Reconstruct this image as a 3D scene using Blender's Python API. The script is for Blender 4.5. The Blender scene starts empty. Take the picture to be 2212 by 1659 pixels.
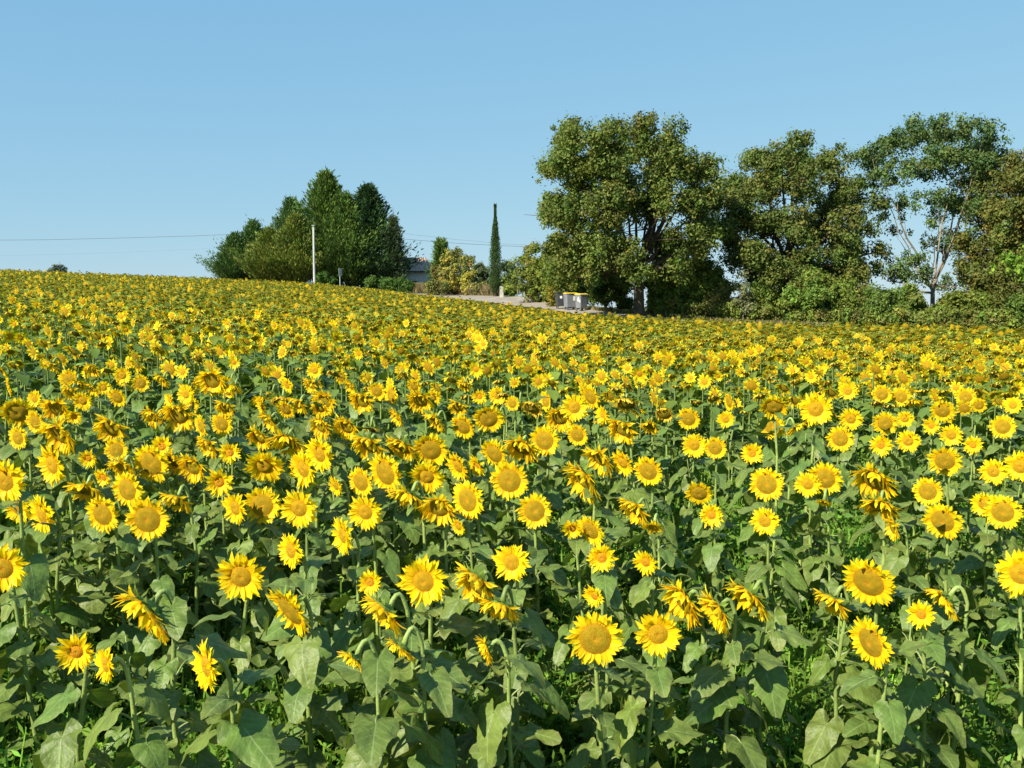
import bpy, math, numpy as np
from mathutils import Vector, Matrix
from math import radians as rad, sin, cos, pi

# ------------------------------------------------------------------ camera, sky, sun
C = bpy.context.scene
COL = C.collection
F, HZ, CAMZ = 2000.0, 650.0, 3.0          # focal length in picture units (picture 2212 x 1659), horizon row, camera height
PITCH = math.atan((829.5 - HZ) / F)
cd = bpy.data.cameras.new('camera'); cam = bpy.data.objects.new('camera', cd); COL.objects.link(cam)
cam.location = (0, 0, CAMZ); cam.rotation_euler = (pi / 2 - PITCH, 0, 0)
cd.sensor_width = 36; cd.lens = 36 * F / 2212; cd.clip_start = .05; cd.clip_end = 9000
C.camera = cam
SUN_AZ, SUN_EL = rad(-134), rad(37)       # azimuth measured from +Y towards +X
w = bpy.data.worlds.new('World'); C.world = w; w.use_nodes = True
nt = w.node_tree
sky = nt.nodes.new('ShaderNodeTexSky'); sky.sky_type = 'NISHITA'; sky.sun_disc = False
sky.sun_elevation = SUN_EL; sky.sun_rotation = SUN_AZ; sky.altitude = 100
sky.air_density = 1.0; sky.dust_density = 0.0; sky.ozone_density = 2.0
bg = nt.nodes['Background']; bg.inputs[1].default_value = 0.12
# per-channel colour curves on the sky: even out brightness between zenith and horizon
sp = nt.nodes.new('ShaderNodeSeparateColor'); cb_ = nt.nodes.new('ShaderNodeCombineColor'); nt.links.new(sky.outputs[0], sp.inputs[0])
for i_, (pw, k_) in enumerate(((.457, .92), (.30, 1.78), (.15, 2.90))):
    p_ = nt.nodes.new('ShaderNodeMath'); p_.operation = 'POWER'; p_.inputs[1].default_value = pw; nt.links.new(sp.outputs[i_], p_.inputs[0])
    m_ = nt.nodes.new('ShaderNodeMath'); m_.operation = 'MULTIPLY'; m_.inputs[1].default_value = k_; nt.links.new(p_.outputs[0], m_.inputs[0]); nt.links.new(m_.outputs[0], cb_.inputs[i_])
nt.links.new(cb_.outputs[0], bg.inputs[0])
sd = bpy.data.lights.new('sun', 'SUN'); sun = bpy.data.objects.new('sun', sd); COL.objects.link(sun)
sd.energy = 5.0; sd.angle = rad(.5); sd.color = (1, .92, .74)
sv = Vector((sin(SUN_AZ) * cos(SUN_EL), cos(SUN_AZ) * cos(SUN_EL), sin(SUN_EL)))
sun.rotation_euler = sv.to_track_quat('Z', 'Y').to_euler()
C.view_settings.view_transform = 'Standard'; C.view_settings.look = 'None'
C.view_settings.exposure = 0.8; C.view_settings.gamma = 1

RS = np.random.RandomState
def P(px, py, d):
    """the point seen at picture position px, py that lies d metres ahead"""
    X = (px - 1106) / F; U = (829.5 - py) / F
    v = np.array([X, cos(PITCH) + U * sin(PITCH), -sin(PITCH) + U * cos(PITCH)])
    return np.array([0, 0, CAMZ]) + v * (d / v[1])
def proj(p):
    x, y, z = p[0], p[1], p[2] - CAMZ
    fw = y * cos(PITCH) - z * sin(PITCH); up = y * sin(PITCH) + z * cos(PITCH)
    return 1106 + F * x / fw, 829.5 - F * up / fw

# ------------------------------------------------------------------ terrain
T = np.array([  # column, field edge distance, row of flower tops there, road near d, row, road far d, row, beyond z
    (-900, 80, 560, 86, 590, 96, 596, 3.),
    (-300, 92, 572, 98, 600, 106, 600, 3.),
    (0,   100, 583, 106, 606, 112, 606, 4.),
    (450, 105, 601, 109, 618, 118, 618, 3.5),
    (680, 104, 613, 107, 621, 116, 620, 3.5),
    (800, 100, 624, 103, 627, 112, 625, 3.2),
    (900,  94, 636, 97, 638, 106, 633, 3.),
    (1000, 86, 647, 89, 648, 101, 637, 2.8),
    (1130, 76, 662, 79, 663, 92, 641, 2.),
    (1240, 68, 676, 70, 677, 76, 665, 2.2),
    (1340, 60, 685, 62, 686, 67, 676, 2.),
    (1450, 57, 691, 59, 692, 63, 686, 1.6),
    (1600, 54, 699, 57, 702, 61, 699, 1.4),
    (2212, 46, 714, 49, 722, 53, 722, 1.),
    (3100, 40, 722, 43, 732, 47, 732, 1.)])
TOP = 1.32
zE = CAMZ + (HZ - T[:, 2]) / F * T[:, 1] - TOP
zN = CAMZ + (HZ - T[:, 4]) / F * T[:, 3]
zF = CAMZ + (HZ - T[:, 6]) / F * T[:, 5]
def lut(px, col): return np.interp(px, T[:, 0], col)
def sm(t): t = np.clip(t, 0, 1); return t * t * (3 - 2 * t)
def G(x, y):
    x = np.asarray(x, float); y = np.asarray(y, float)
    px = 1106 + F * x / np.maximum(y, 3.)
    dE, hE, dN, dF = lut(px, T[:, 1]), lut(px, zE), lut(px, T[:, 3]), lut(px, T[:, 5])
    hN, hF, hB = lut(px, zN), lut(px, zF), lut(px, T[:, 7])
    z = hE * np.clip(y / dE, 0, 1) + .30 * sm((y - 5) / 4) * (1 - sm((y - 14) / 25))
    z = z + (hN - hE) * np.clip((y - dE) / (dN - dE), 0, 1)
    z = z + (hF - hN) * np.clip((y - dN) / (dF - dN), 0, 1)
    z = z + (hB - hF) * sm((y - dF - 6) / 40)
    z = z - 10 * sm((y - dF - 30) / 300) - .006 * np.clip(y - 400, 0, 5000)
    z = np.where(y < 3.2, z + 1.4 * (1 - sm((y - .4) / 2.8)), z)
    return z
def edge(px): return lut(px, T[:, 1])

# ------------------------------------------------------------------ mesh + material helpers
def tag(o, label=None, cat=None, group=None, kind=None):
    for k, v in (('label', label), ('category', cat), ('group', group), ('kind', kind)):
        if v: o[k] = v
    return o
def empty(name, loc, label=None, cat=None, group=None):
    o = bpy.data.objects.new(name, None); o.empty_display_size = .1
    COL.objects.link(o); o.location = [float(c) for c in loc]
    return tag(o, label, cat, group)
def mkmesh(name, V, Q, cols=None, mats=(), mi=None, uv=None, smooth=True):
    me = bpy.data.meshes.new(name)
    V = np.asarray(V, np.float32); Q = np.asarray(Q, np.int32)
    me.vertices.add(len(V)); me.vertices.foreach_set('co', V.ravel())
    me.loops.add(Q.size); me.loops.foreach_set('vertex_index', Q.ravel())
    me.polygons.add(len(Q)); me.polygons.foreach_set('loop_start', np.arange(len(Q), dtype=np.int32) * 4)
    me.polygons.foreach_set('loop_total', np.full(len(Q), 4, np.int32))
    if mi is not None: me.polygons.foreach_set('material_index', np.asarray(mi, np.int32))
    me.update(calc_edges=True)
    me.polygons.foreach_set('use_smooth', np.full(len(Q), smooth))
    if cols is not None:
        a = me.color_attributes.new('Col', 'FLOAT_COLOR', 'POINT')
        cc = np.ones((len(V), 4), np.float32); cc[:, :3] = cols
        a.data.foreach_set('color', cc.ravel())
    if uv is not None:
        l = me.uv_layers.new(name='UVMap'); l.data.foreach_set('uv', np.asarray(uv, np.float32)[Q.ravel()].ravel())
    for m in mats: me.materials.append(m)
    return me
def obj(name, me, parent=None, loc=(0, 0, 0)):
    o = bpy.data.objects.new(name, me); COL.objects.link(o); o.location = [float(c) for c in loc]
    if parent: o.parent = parent
    return o
class MB:
    def __init__(s): s.V, s.Q, s.C, s.M, s.n = [], [], [], [], 0
    def add(s, V, Q, col=(.5, .5, .5), m=0):
        V = np.asarray(V, float); Q = np.asarray(Q, int)
        s.V.append(V); s.Q.append(Q + s.n); s.n += len(V)
        c = np.asarray(col, float); s.C.append(np.tile(c, (len(V), 1)) if c.ndim == 1 else c)
        s.M.append(np.full(len(Q), m)); return s
    def arr(s): return np.concatenate(s.V), np.concatenate(s.Q), np.concatenate(s.C), np.concatenate(s.M)
    def mesh(s, name, mats, smooth=True):
        V, Q, Cc, M = s.arr(); return mkmesh(name, V, Q, Cc, mats, M, smooth=smooth)
    def box(s, x0, x1, y0, y1, z0, z1, col=(.5, .5, .5), taper=0., bev=0.):
        k = taper
        V = [(x0 + k, y0 + k, z0), (x1 - k, y0 + k, z0), (x1 - k, y1 - k, z0), (x0 + k, y1 - k, z0), (x0, y0, z1), (x1, y0, z1), (x1, y1, z1), (x0, y1, z1)]
        return s.add(V, [(0, 3, 2, 1), (4, 5, 6, 7), (0, 1, 5, 4), (1, 2, 6, 5), (2, 3, 7, 6), (3, 0, 4, 7)], col)
def tube(pts, rad_, sides=6, cap=True):
    pts = np.asarray(pts, float); n = len(pts); rad_ = np.broadcast_to(np.asarray(rad_, float), (n,))
    t = np.gradient(pts, axis=0); t /= np.linalg.norm(t, axis=1)[:, None] + 1e-9
    up = np.array([0, 0, 1.]) if abs(t[0][2]) < .8 else np.array([1., 0, 0])
    V = []
    for i in range(n):
        a = np.cross(t[i], up); a /= np.linalg.norm(a) + 1e-9; b = np.cross(t[i], a); up = np.cross(a, t[i]) * 1.0
        an = np.arange(sides) * 2 * pi / sides
        V.append(pts[i] + rad_[i] * (np.cos(an)[:, None] * a + np.sin(an)[:, None] * b))
    Q = [(i * sides + j, i * sides + (j + 1) % sides, (i + 1) * sides + (j + 1) % sides, (i + 1) * sides + j) for i in range(n - 1) for j in range(sides)]
    V = np.concatenate(V)
    if cap and sides % 2 == 0:
        for base in (0, (n - 1) * sides):
            for j in range(1, sides // 2): Q.append((base, base + 2 * j - 1, base + 2 * j, base + (2 * j + 1) % sides)) if 2 * j + 1 <= sides else None
    return V, np.array(Q)
def bez(p0, p1, p2, n=8):
    t = np.linspace(0, 1, n)[:, None]
    return (1 - t) ** 2 * np.asarray(p0, float) + 2 * t * (1 - t) * np.asarray(p1, float) + t * t * np.asarray(p2, float)

def newmat(name):
    m = bpy.data.materials.new(name); m.use_nodes = True
    n = m.node_tree; b = n.nodes['Principled BSDF']
    return m, n, b
def nd(n, t, **k):
    x = n.nodes.new(t)
    for a, v in k.items(): setattr(x, a, v)
    return x
def foliage_mat(name, rough=.55, trans=.3, spec=.3, nscale=6., namt=.35, tint=(1, 1, 1), bump=0., bscale=60., veins=False, backpale=0.):
    m, n, b = newmat(name); L = n.links.new
    at = nd(n, 'ShaderNodeAttribute', attribute_name='Col')
    tc = nd(n, 'ShaderNodeNewGeometry')
    nz = nd(n, 'ShaderNodeTexNoise'); nz.inputs['Scale'].default_value = nscale; nz.inputs['Detail'].default_value = 3
    L(tc.outputs['Position'], nz.inputs['Vector'])
    mr = nd(n, 'ShaderNodeMapRange'); mr.inputs[1].default_value = .3; mr.inputs[2].default_value = .7
    mr.inputs[3].default_value = 1 - namt; mr.inputs[4].default_value = 1 + namt
    L(nz.outputs['Fac'], mr.inputs[0])
    mul = nd(n, 'ShaderNodeVectorMath', operation='SCALE'); L(at.outputs['Color'], mul.inputs[0]); L(mr.outputs[0], mul.inputs['Scale'])
    out = mul.outputs[0]
    if veins:
        uv = nd(n, 'ShaderNodeUVMap'); sx = nd(n, 'ShaderNodeSeparateXYZ'); L(uv.outputs[0], sx.inputs[0])
        ab = nd(n, 'ShaderNodeMath', operation='ABSOLUTE'); L(sx.outputs[1], ab.inputs[0])
        # midrib
        mid = nd(n, 'ShaderNodeMapRange'); mid.inputs[1].default_value = .004; mid.inputs[2].default_value = .02; mid.inputs[3].default_value = 1; mid.inputs[4].default_value = 0; L(ab.outputs[0], mid.inputs[0])
        # side veins run forward and out
        k = nd(n, 'ShaderNodeMath', operation='MULTIPLY_ADD'); k.inputs[1].default_value = -.85; L(ab.outputs[0], k.inputs[0]); L(sx.outputs[0], k.inputs[2])
        k2 = nd(n, 'ShaderNodeMath', operation='MULTIPLY_ADD'); k2.inputs[1].default_value = 5.5; k2.inputs[2].default_value = 20.0; L(k.outputs[0], k2.inputs[0])
        fr = nd(n, 'ShaderNodeMath', operation='FRACT'); L(k2.outputs[0], fr.inputs[0])
        f2 = nd(n, 'ShaderNodeMath', operation='SUBTRACT'); f2.inputs[1].default_value = .5; L(fr.outputs[0], f2.inputs[0])
        f3 = nd(n, 'ShaderNodeMath', operation='ABSOLUTE'); L(f2.outputs[0], f3.inputs[0])
        sv_ = nd(n, 'ShaderNodeMapRange'); sv_.inputs[1].default_value = .03; sv_.inputs[2].default_value = .10; sv_.inputs[3].default_value = .4; sv_.inputs[4].default_value = 0; L(f3.outputs[0], sv_.inputs[0])
        mx = nd(n, 'ShaderNodeMath', operation='MAXIMUM'); L(mid.outputs[0], mx.inputs[0]); L(sv_.outputs[0], mx.inputs[1])
        mf = nd(n, 'ShaderNodeMath', operation='MULTIPLY'); mf.inputs[1].default_value = .46; L(mx.outputs[0], mf.inputs[0])
        mix = nd(n, 'ShaderNodeMix', data_type='RGBA'); L(mf.outputs[0], mix.inputs['Factor']); L(out, mix.inputs['A']); mix.inputs['B'].default_value = (.34, .42, .18, 1)
        out = mix.outputs['Result']
    L(out, b.inputs['Base Color']); b.inputs['Roughness'].default_value = rough
    b.inputs['Specular IOR Level'].default_value = spec
    if bump:
        bz = nd(n, 'ShaderNodeTexNoise'); bz.inputs['Scale'].default_value = bscale; bz.inputs['Detail'].default_value = 4; L(tc.outputs['Position'], bz.inputs['Vector'])
        bp = nd(n, 'ShaderNodeBump'); bp.inputs['Strength'].default_value = bump; bp.inputs['Distance'].default_value = .01; L(bz.outputs['Fac'], bp.inputs['Height']); L(bp.outputs[0], b.inputs['Normal'])
    if trans:
        tr = nd(n, 'ShaderNodeBsdfTranslucent')
        tm = nd(n, 'ShaderNodeVectorMath', operation='MULTIPLY'); L(out, tm.inputs[0]); tm.inputs[1].default_value = (1.25 * tint[0], 1.3 * tint[1], .5 * tint[2]); L(tm.outputs[0], tr.inputs[0])
        ms = nd(n, 'ShaderNodeMixShader'); ms.inputs[0].default_value = trans
        L(b.outputs[0], ms.inputs[1]); L(tr.outputs[0], ms.inputs[2]); L(ms.outputs[0], n.nodes['Material Output'].inputs[0])
    return m
def solid(name, c1, c2=None, scale=8., rough=.7, bump=.0, detail=5, spec=.3, dist=.01, metal=0.):
    m, n, b = newmat(name); L = n.links.new
    g = nd(n, 'ShaderNodeNewGeometry'); nz = nd(n, 'ShaderNodeTexNoise'); nz.inputs['Scale'].default_value = scale; nz.inputs['Detail'].default_value = detail
    L(g.outputs['Position'], nz.inputs['Vector'])
    cr = nd(n, 'ShaderNodeValToRGB'); cr.color_ramp.elements[0].position = .35; cr.color_ramp.elements[1].position = .68
    c2 = c2 or [c * .75 for c in c1]
    cr.color_ramp.elements[0].color = (*c2, 1); cr.color_ramp.elements[1].color = (*c1, 1)
    L(nz.outputs['Fac'], cr.inputs[0]); L(cr.outputs[0], b.inputs['Base Color'])
    b.inputs['Roughness'].default_value = rough; b.inputs['Specular IOR Level'].default_value = spec; b.inputs['Metallic'].default_value = metal
    if bump:
        bp = nd(n, 'ShaderNodeBump'); bp.inputs['Strength'].default_value = bump; bp.inputs['Distance'].default_value = dist
        L(nz.outputs['Fac'], bp.inputs['Height']); L(bp.outputs[0], b.inputs['Normal'])
    return m

M_petal = foliage_mat('petal', .5, .34, .25, 9, .08, (1, 1., .3))
M_disc = foliage_mat('seed_disc', .8, 0, .1, 30, .12, bump=1.0, bscale=260)
M_bract = foliage_mat('bract', .6, .2, .2, 20, .2)
M_stem = foliage_mat('stem', .55, 0, .35, 14, .22, bump=.3, bscale=90)
M_leaf = foliage_mat('sunflower_leaf', .48, .22, .38, 16, .22, veins=True, bump=.6, bscale=38)
M_leaf2 = foliage_mat('field_leaf', .5, .22, .35, 5, .22)
M_weed = foliage_mat('weed', .6, .3, .2, 2.2, .35)
M_tree = foliage_mat('tree_leaf', .6, .22, .22, .5, .25)
M_conif = foliage_mat('conifer_needles', .65, .12, .2, .6, .25)
M_bark = foliage_mat('bark', .85, 0, .1, 3., .3, bump=.8, bscale=12)
M_straw = foliage_mat('dry_grass', .8, .25, .1, 1.5, .25)

# ------------------------------------------------------------------ ground sheets
def soil_mat():
    m, n, b = newmat('field_ground'); L = n.links.new
    g = nd(n, 'ShaderNodeNewGeometry')
    n1 = nd(n, 'ShaderNodeTexNoise'); n1.inputs['Scale'].default_value = 1.3; n1.inputs['Detail'].default_value = 8; L(g.outputs['Position'], n1.inputs['Vector'])
    n2 = nd(n, 'ShaderNodeTexNoise'); n2.inputs['Scale'].default_value = 14; n2.inputs['Detail'].default_value = 6; L(g.outputs['Position'], n2.inputs['Vector'])
    c1 = nd(n, 'ShaderNodeValToRGB'); e = c1.color_ramp.elements; e[0].position = .38; e[0].color = (.045, .075, .018, 1); e[1].position = .62; e[1].color = (.17, .125, .065, 1)
    L(n1.outputs[0], c1.inputs[0])
    c2 = nd(n, 'ShaderNodeValToRGB'); c2.color_ramp.elements[0].color = (.55, .55, .5, 1); c2.color_ramp.elements[1].color = (1.2, 1.15, 1.05, 1); L(n2.outputs[0], c2.inputs[0])
    mm = nd(n, 'ShaderNodeVectorMath', operation='MULTIPLY'); L(c1.outputs[0], mm.inputs[0]); L(c2.outputs[0], mm.inputs[1]); L(mm.outputs[0], b.inputs['Base Color'])
    b.inputs['Roughness'].default_value = .95
    bp = nd(n, 'ShaderNodeBump'); bp.inputs['Strength'].default_value = .8; bp.inputs['Distance'].default_value = .06; L(n2.outputs[0], bp.inputs['Height']); L(bp.outputs[0], b.inputs['Normal'])
    return m
def sheet(name, cols, ds, mat, dz=0., zf=None):
    cols = np.asarray(cols, float)
    s = (cols - 1106) / F
    D = ds if np.ndim(ds) == 2 else np.tile(np.asarray(ds, float), (len(cols), 1))
    X = s[:, None] * D; Z = G(X, D) + dz
    V = np.stack([X, D, Z], -1); nC, nD = D.shape
    i, j = np.meshgrid(np.arange(nC - 1), np.arange(nD - 1), indexing='ij'); a = (i * nD + j).ravel()
    Q = np.stack([a, a + nD, a + nD + 1, a + 1], 1)
    return obj(name, mkmesh(name, V.reshape(-1, 3), Q, None, [mat]))
cc = np.concatenate([[-9000, -4000, -2000], np.arange(-900, 3101, 25), [4200, 6000, 11000]])
dd = np.concatenate([[3.0, 3.5], np.arange(4, 16, .5), np.arange(16, 130, 1.), np.geomspace(131, 6000, 40)])
tag(sheet('ground', cc, dd, soil_mat()), kind='structure')
xs = np.linspace(-60, 60, 25); ys = np.array([-4000, -60, -20, -3, 0., .6, 1.2, 1.8, 2.4, 3.0])
X, Y = np.meshgrid(xs, ys, indexing='ij'); X = X * np.where(Y < -3, (1 + abs(Y) / 60), 1.)
Z = G(X, np.full_like(Y, 3.0)) + 1.4 * (1 - sm((Y - .4) / 2.6)); Z = Z - 1.4 * (1 - sm((3 - .4) / 2.8)) * 0
V = np.stack([X, Y, Z], -1).reshape(-1, 3); n_ = len(ys)
Q = [(i * n_ + j, (i + 1) * n_ + j, (i + 1) * n_ + j + 1, i * n_ + j + 1) for i in range(len(xs) - 1) for j in range(n_ - 1)]
tag(obj('roadside_bank', mkmesh('roadside_bank', V, Q, None, [soil_mat()])), kind='structure')

M_road = solid('gravel_road', (.36, .31, .255), (.25, .21, .17), 1.1, .95, .3, 9)
rc = np.arange(820, 1720, 12.)
dn, df = lut(rc, T[:, 3]), lut(rc, T[:, 5])
wob = .25 * np.sin(rc * .05) + .2 * np.sin(rc * .13)
fr = np.linspace(0, 1, 12)[None]
tag(sheet('road', rc, (dn + .3 + wob)[:, None] * (1 - fr) + (df - .7 + wob)[:, None] * fr, M_road, .02), kind='structure')
M_verge = solid('dry_verge', (.34, .27, .13), (.11, .14, .045), 1.6, .95, .5, 8)
for c0, c1, w0, w1 in ((1130, 1720, -.7, 2.6), (820, 1130, -.9, 2.)):
    vc = np.arange(c0, c1 + 1, 10.)
    f0 = lut(vc, T[:, 5]); tag(sheet('verge', vc, (f0 + w0)[:, None] * (1 - fr) + (f0 + w1)[:, None] * fr, M_verge, .035), kind='structure')

# ------------------------------------------------------------------ sunflower pieces (unit sizes)
PHI = [0, 15, 30, 50, 70, 90, 110, 130, 150, 168]
RR = [1.0, .80, .64, .53, .48, .455, .44, .42, .36, .20]
def leaf_geo(seed, rings=(.02, .25, .5, .75, 1.), nA=32, pet=True, col=None, droop=None):
    r = RS(seed); V = []; U = []
    fold = r.uniform(.05, .38); curl = r.uniform(.2, .8); wav = r.uniform(.03, .085); ph = r.uniform(0, 6)
    droop = r.uniform(-.05, .85) if droop is None else droop; roll = r.uniform(-.25, .25)
    asp = r.uniform(.72, 1.05)
    an = -rad(172) + np.arange(nA) * rad(344) / (nA - 1)
    rr = np.interp(np.abs(np.degrees(an)), PHI, RR)
    rr = rr * (1 + .03 * np.cos(an * 23 + ph) + .05 * np.sin(an * 3 + ph * 2))
    pl = r.uniform(.38, .6)
    p0 = np.array([0, 0, 0.]); p1 = np.array([pl * .55, 0, pl * .62]); p2 = np.array([pl, 0, pl * .50])
    for q in rings:
        x = q * rr * np.cos(an); y = q * rr * np.sin(an) * asp
        z = fold * np.abs(y) - curl * .5 * np.maximum(x, 0) ** 2 * 1.1 - .5 * np.abs(y) ** 2 * .9 + wav * q * q * np.sin(5 * an + ph) + .35 * wav * q * np.sin(11 * an + 2 * ph + 3 * q) + .02 * np.sin(9 * x + ph) * np.sin(8 * y + 2 * ph)
        U.append(np.stack([x, y], 1))
        cr, sr = cos(roll), sin(roll); y, z = y * cr - z * sr, y * sr + z * cr
        cdr, sdr = cos(droop), sin(droop); x, z = x * cdr + z * sdr, -x * sdr + z * cdr
        V.append(np.stack([x + p2[0], y, z + p2[2]], 1))
    V = np.concatenate(V); U = np.concatenate(U)
    Q = [(k * nA + j, k * nA + j + 1, (k + 1) * nA + j + 1, (k + 1) * nA + j) for k in range(len(rings) - 1) for j in range(nA - 1)]
    base = np.array(col if col is not None else (.122, .190, .036)) * r.uniform(.85, 1.15) * np.array([r.uniform(.9, 1.15), 1, r.uniform(.85, 1.15)])
    Cc = np.tile(base, (len(V), 1)); Q = np.array(Q)
    edge_ = np.repeat(np.asarray(rings) ** 6, nA)[:, None] * r.uniform(0, .5); Cc = Cc * (1 - edge_) + np.array((.22, .22, .06)) * edge_
    if pet:
        tv, tq = tube(bez(p0, p1, p2, 6), np.linspace(.028, .016, 6), 5 if pet is True else 3, False)
        Q = np.concatenate([Q, tq + len(V)]); V = np.concatenate([V, tv]); U = np.concatenate([U, np.full((len(tv), 2), (.1, .1))])
        U[-len(tv):, 1] = .0
        Cc = np.concatenate([Cc, np.tile((.24, .30, .10), (len(tv), 1))])
    return V, Q, Cc, U
def leaf_low(seed, rows=3):
    r = RS(seed); droop = r.uniform(-.1, .6); fold = r.uniform(.05, .35); pl = .4
    if rows == 3: x = np.array([-.25, .1, .5, 1.]); wd = np.array([.30, .46, .33, .02])
    else: x = np.array([-.2, .35, 1.]); wd = np.array([.32, .44, .03])
    V = []
    for a, b in zip(x, wd):
        for s in (-1, 0, 1):
            z = fold * abs(s) * b - .3 * max(a, 0) ** 2
            V.append((a * cos(droop) + z * sin(droop) + pl, s * b, -a * sin(droop) + z * cos(droop) + pl * .5))
    Q = [(i * 3 + j, i * 3 + j + 1, i * 3 + j + 4, i * 3 + j + 3) for i in range(len(x) - 1) for j in range(2)]
    base = np.array((.122, .190, .036)) * r.uniform(.8, 1.2) * np.array([r.uniform(.9, 1.2), 1, r.uniform(.85, 1.15)])
    return np.array(V), np.array(Q), np.tile(base, (len(V), 1))
# flower heads: unit = overall radius 1, facing +Z, centre of the disc at the origin
KINDS = {  # disc radius, petal lift range, petal length, petal colour, disc inner, mid, rim, petal count, shrivel
    'fresh':  (.38, (-.1, .45), .62, (.93, .74, .010), (.62, .26, .015), (.50, .30, .012), (.54, .28, .010), 34, .0),
    'open':   (.52, (-.15, .35), .48, (.92, .72, .010), (.60, .29, .015), (.40, .26, .012), (.46, .25, .010), 34, .1),
    'young':  (.30, (.1, .7), .70, (.93, .75, .010), (.34, .34, .03), (.60, .26, .012), (.60, .30, .01), 30, .0),
    'ragged': (.50, (-.05, .95), .62, (.92, .71, .012), (.42, .27, .012), (.33, .24, .012), (.38, .24, .012), 36, .28),
    'spent':  (.60, (.2, 1.4), .42, (.80, .62, .045), (.30, .22, .014), (.25, .19, .014), (.27, .18, .01), 28, .9),
}
GRAV = {'fresh': .10, 'open': .15, 'young': .0, 'ragged': .6, 'spent': .7}
def head_geo(kind, seed, lod=0):
    rd, lift, plen, pc, c0, c1, c2, n, shr = KINDS[kind]; r = RS(seed)
    petals, disc, br = MB(), MB(), MB()
    if lod: n = 15 if lod == 1 else 10
    for layer in range(2 if lod == 0 else 1):
        for i in range(n):
            a = 2 * pi * (i + .5 * layer) / n + r.normal() * .05
            if r.rand() < .04 + .12 * shr: continue
            e = r.uniform(*lift) + (.12 if layer else 0); L_ = plen * r.uniform(.72, 1.12) * (.85 if layer else 1) * (1 - .2 * shr * r.rand())
            cv = r.normal() * .5 - .15 + shr * r.normal() * .9
            tw = r.normal() * (.25 + .6 * shr); w = r.uniform(.075, .105) * (1 - .25 * shr) * (1 if lod == 0 else 34 / n * .68)
            side = r.normal() * .15 * (1 + 2 * shr)
            rows = 5 if lod == 0 else (3 if lod == 1 else 2)
            ts = np.linspace(0, 1, rows); wp = np.interp(ts, [0, .3, .6, .85, 1], [.45, .95, 1, .6, .08])
            rr_ = rd * .93; zz = -.03; hh = a; cr = np.array([cos(a), sin(a), 0]); tn = np.array([-sin(a), cos(a), 0])
            pos = cr * rr_ + np.array([0, 0, zz]); ang = e; V = []
            for k in range(rows):
                d_ = cr * cos(ang) + np.array([0, 0, sin(ang)]) + GRAV[kind] * (.25 + ts[k]) * np.array([0, -1., .35]); d_ = d_ / np.linalg.norm(d_); nrm = -cr * sin(ang) + np.array([0, 0, cos(ang)])
                t2 = tn * cos(tw * ts[k]) + nrm * sin(tw * ts[k]); nn = np.cross(d_, t2)
                c_ = pos + tn * side * ts[k] ** 2 * L_
                if lod == 0: V += [c_ - t2 * w * wp[k] + nrm * .02, c_ - nrm * .0, c_ + t2 * w * wp[k] + nrm * .02]
                else: V += [c_ - t2 * w * wp[k], c_ + t2 * w * wp[k]]
                pos = pos + d_ * L_ / (rows - 1); ang += cv / (rows - 1)
            q = 3 if lod == 0 else 2
            Q = [(k * q + j, k * q + j + 1, (k + 1) * q + j + 1, (k + 1) * q + j) for k in range(rows - 1) for j in range(q - 1)]
            cb = np.array(pc) * r.uniform(.86, 1.08) * np.array([1, r.uniform(.86, 1.04) * (1 - .15 * shr * r.rand()), 1])
            grad = np.interp(ts, [0, .3, 1], [.78, 1, 1])   # orange petal bases
            Cc = np.repeat(cb[None] * np.stack([np.ones(rows), grad, np.ones(rows)], 1), q, 0)
            petals.add(V, Q, Cc)
    nr, na = (7, 24) if lod == 0 else ((2, 8) if lod == 1 else (2, 6))
    dome = .10 + .10 * shr; V, Cc = [], []
    for k in range(nr + 1):
        t = max(k / nr, .02); z = dome * (1 - t * t) - (.05 * math.exp(-(t / .25) ** 2) if kind != 'spent' else 0)
        cl = np.array(c0) * max(0, 1 - t / .32) + np.array(c1) * (1 - max(0, 1 - t / .32)); g_ = max(0, (t - .75) / .25); cl = cl * (1 - g_) + np.array(c2) * g_
        for j in range(na):
            an = 2 * pi * j / na; V.append((rd * t * cos(an), rd * t * sin(an), z)); Cc.append(cl * (r.uniform(.88, 1.12) if lod == 0 else 1))
    Q = [(k * na + j, k * na + (j + 1) % na, (k + 1) * na + (j + 1) % na, (k + 1) * na + j) for k in range(nr) for j in range(na)]
    disc.add(V, Q, np.array(Cc))
    # receptacle (back) and bracts
    prof = [(rd * 1.0, -.01), (rd * .92, -.10), (rd * .5, -.2), (.07, -.27)] if lod == 0 else [(rd * 1.0, -.01), (rd * .6, -.18), (.06, -.25)]
    nb = 20 if lod == 0 else (8 if lod == 1 else 6); g1 = np.array((.16, .25, .045)) * (1 if lod == 0 else 1.35); V = []
    for (rr_, z) in prof:
        for j in range(nb): an = 2 * pi * j / nb; V.append((rr_ * cos(an), rr_ * sin(an), z))
    Q = [(k * nb + j, (k + 1) * nb + j, (k + 1) * nb + (j + 1) % nb, k * nb + (j + 1) % nb) for k in range(len(prof) - 1) for j in range(nb)]
    br.add(V, Q, g1)
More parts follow.
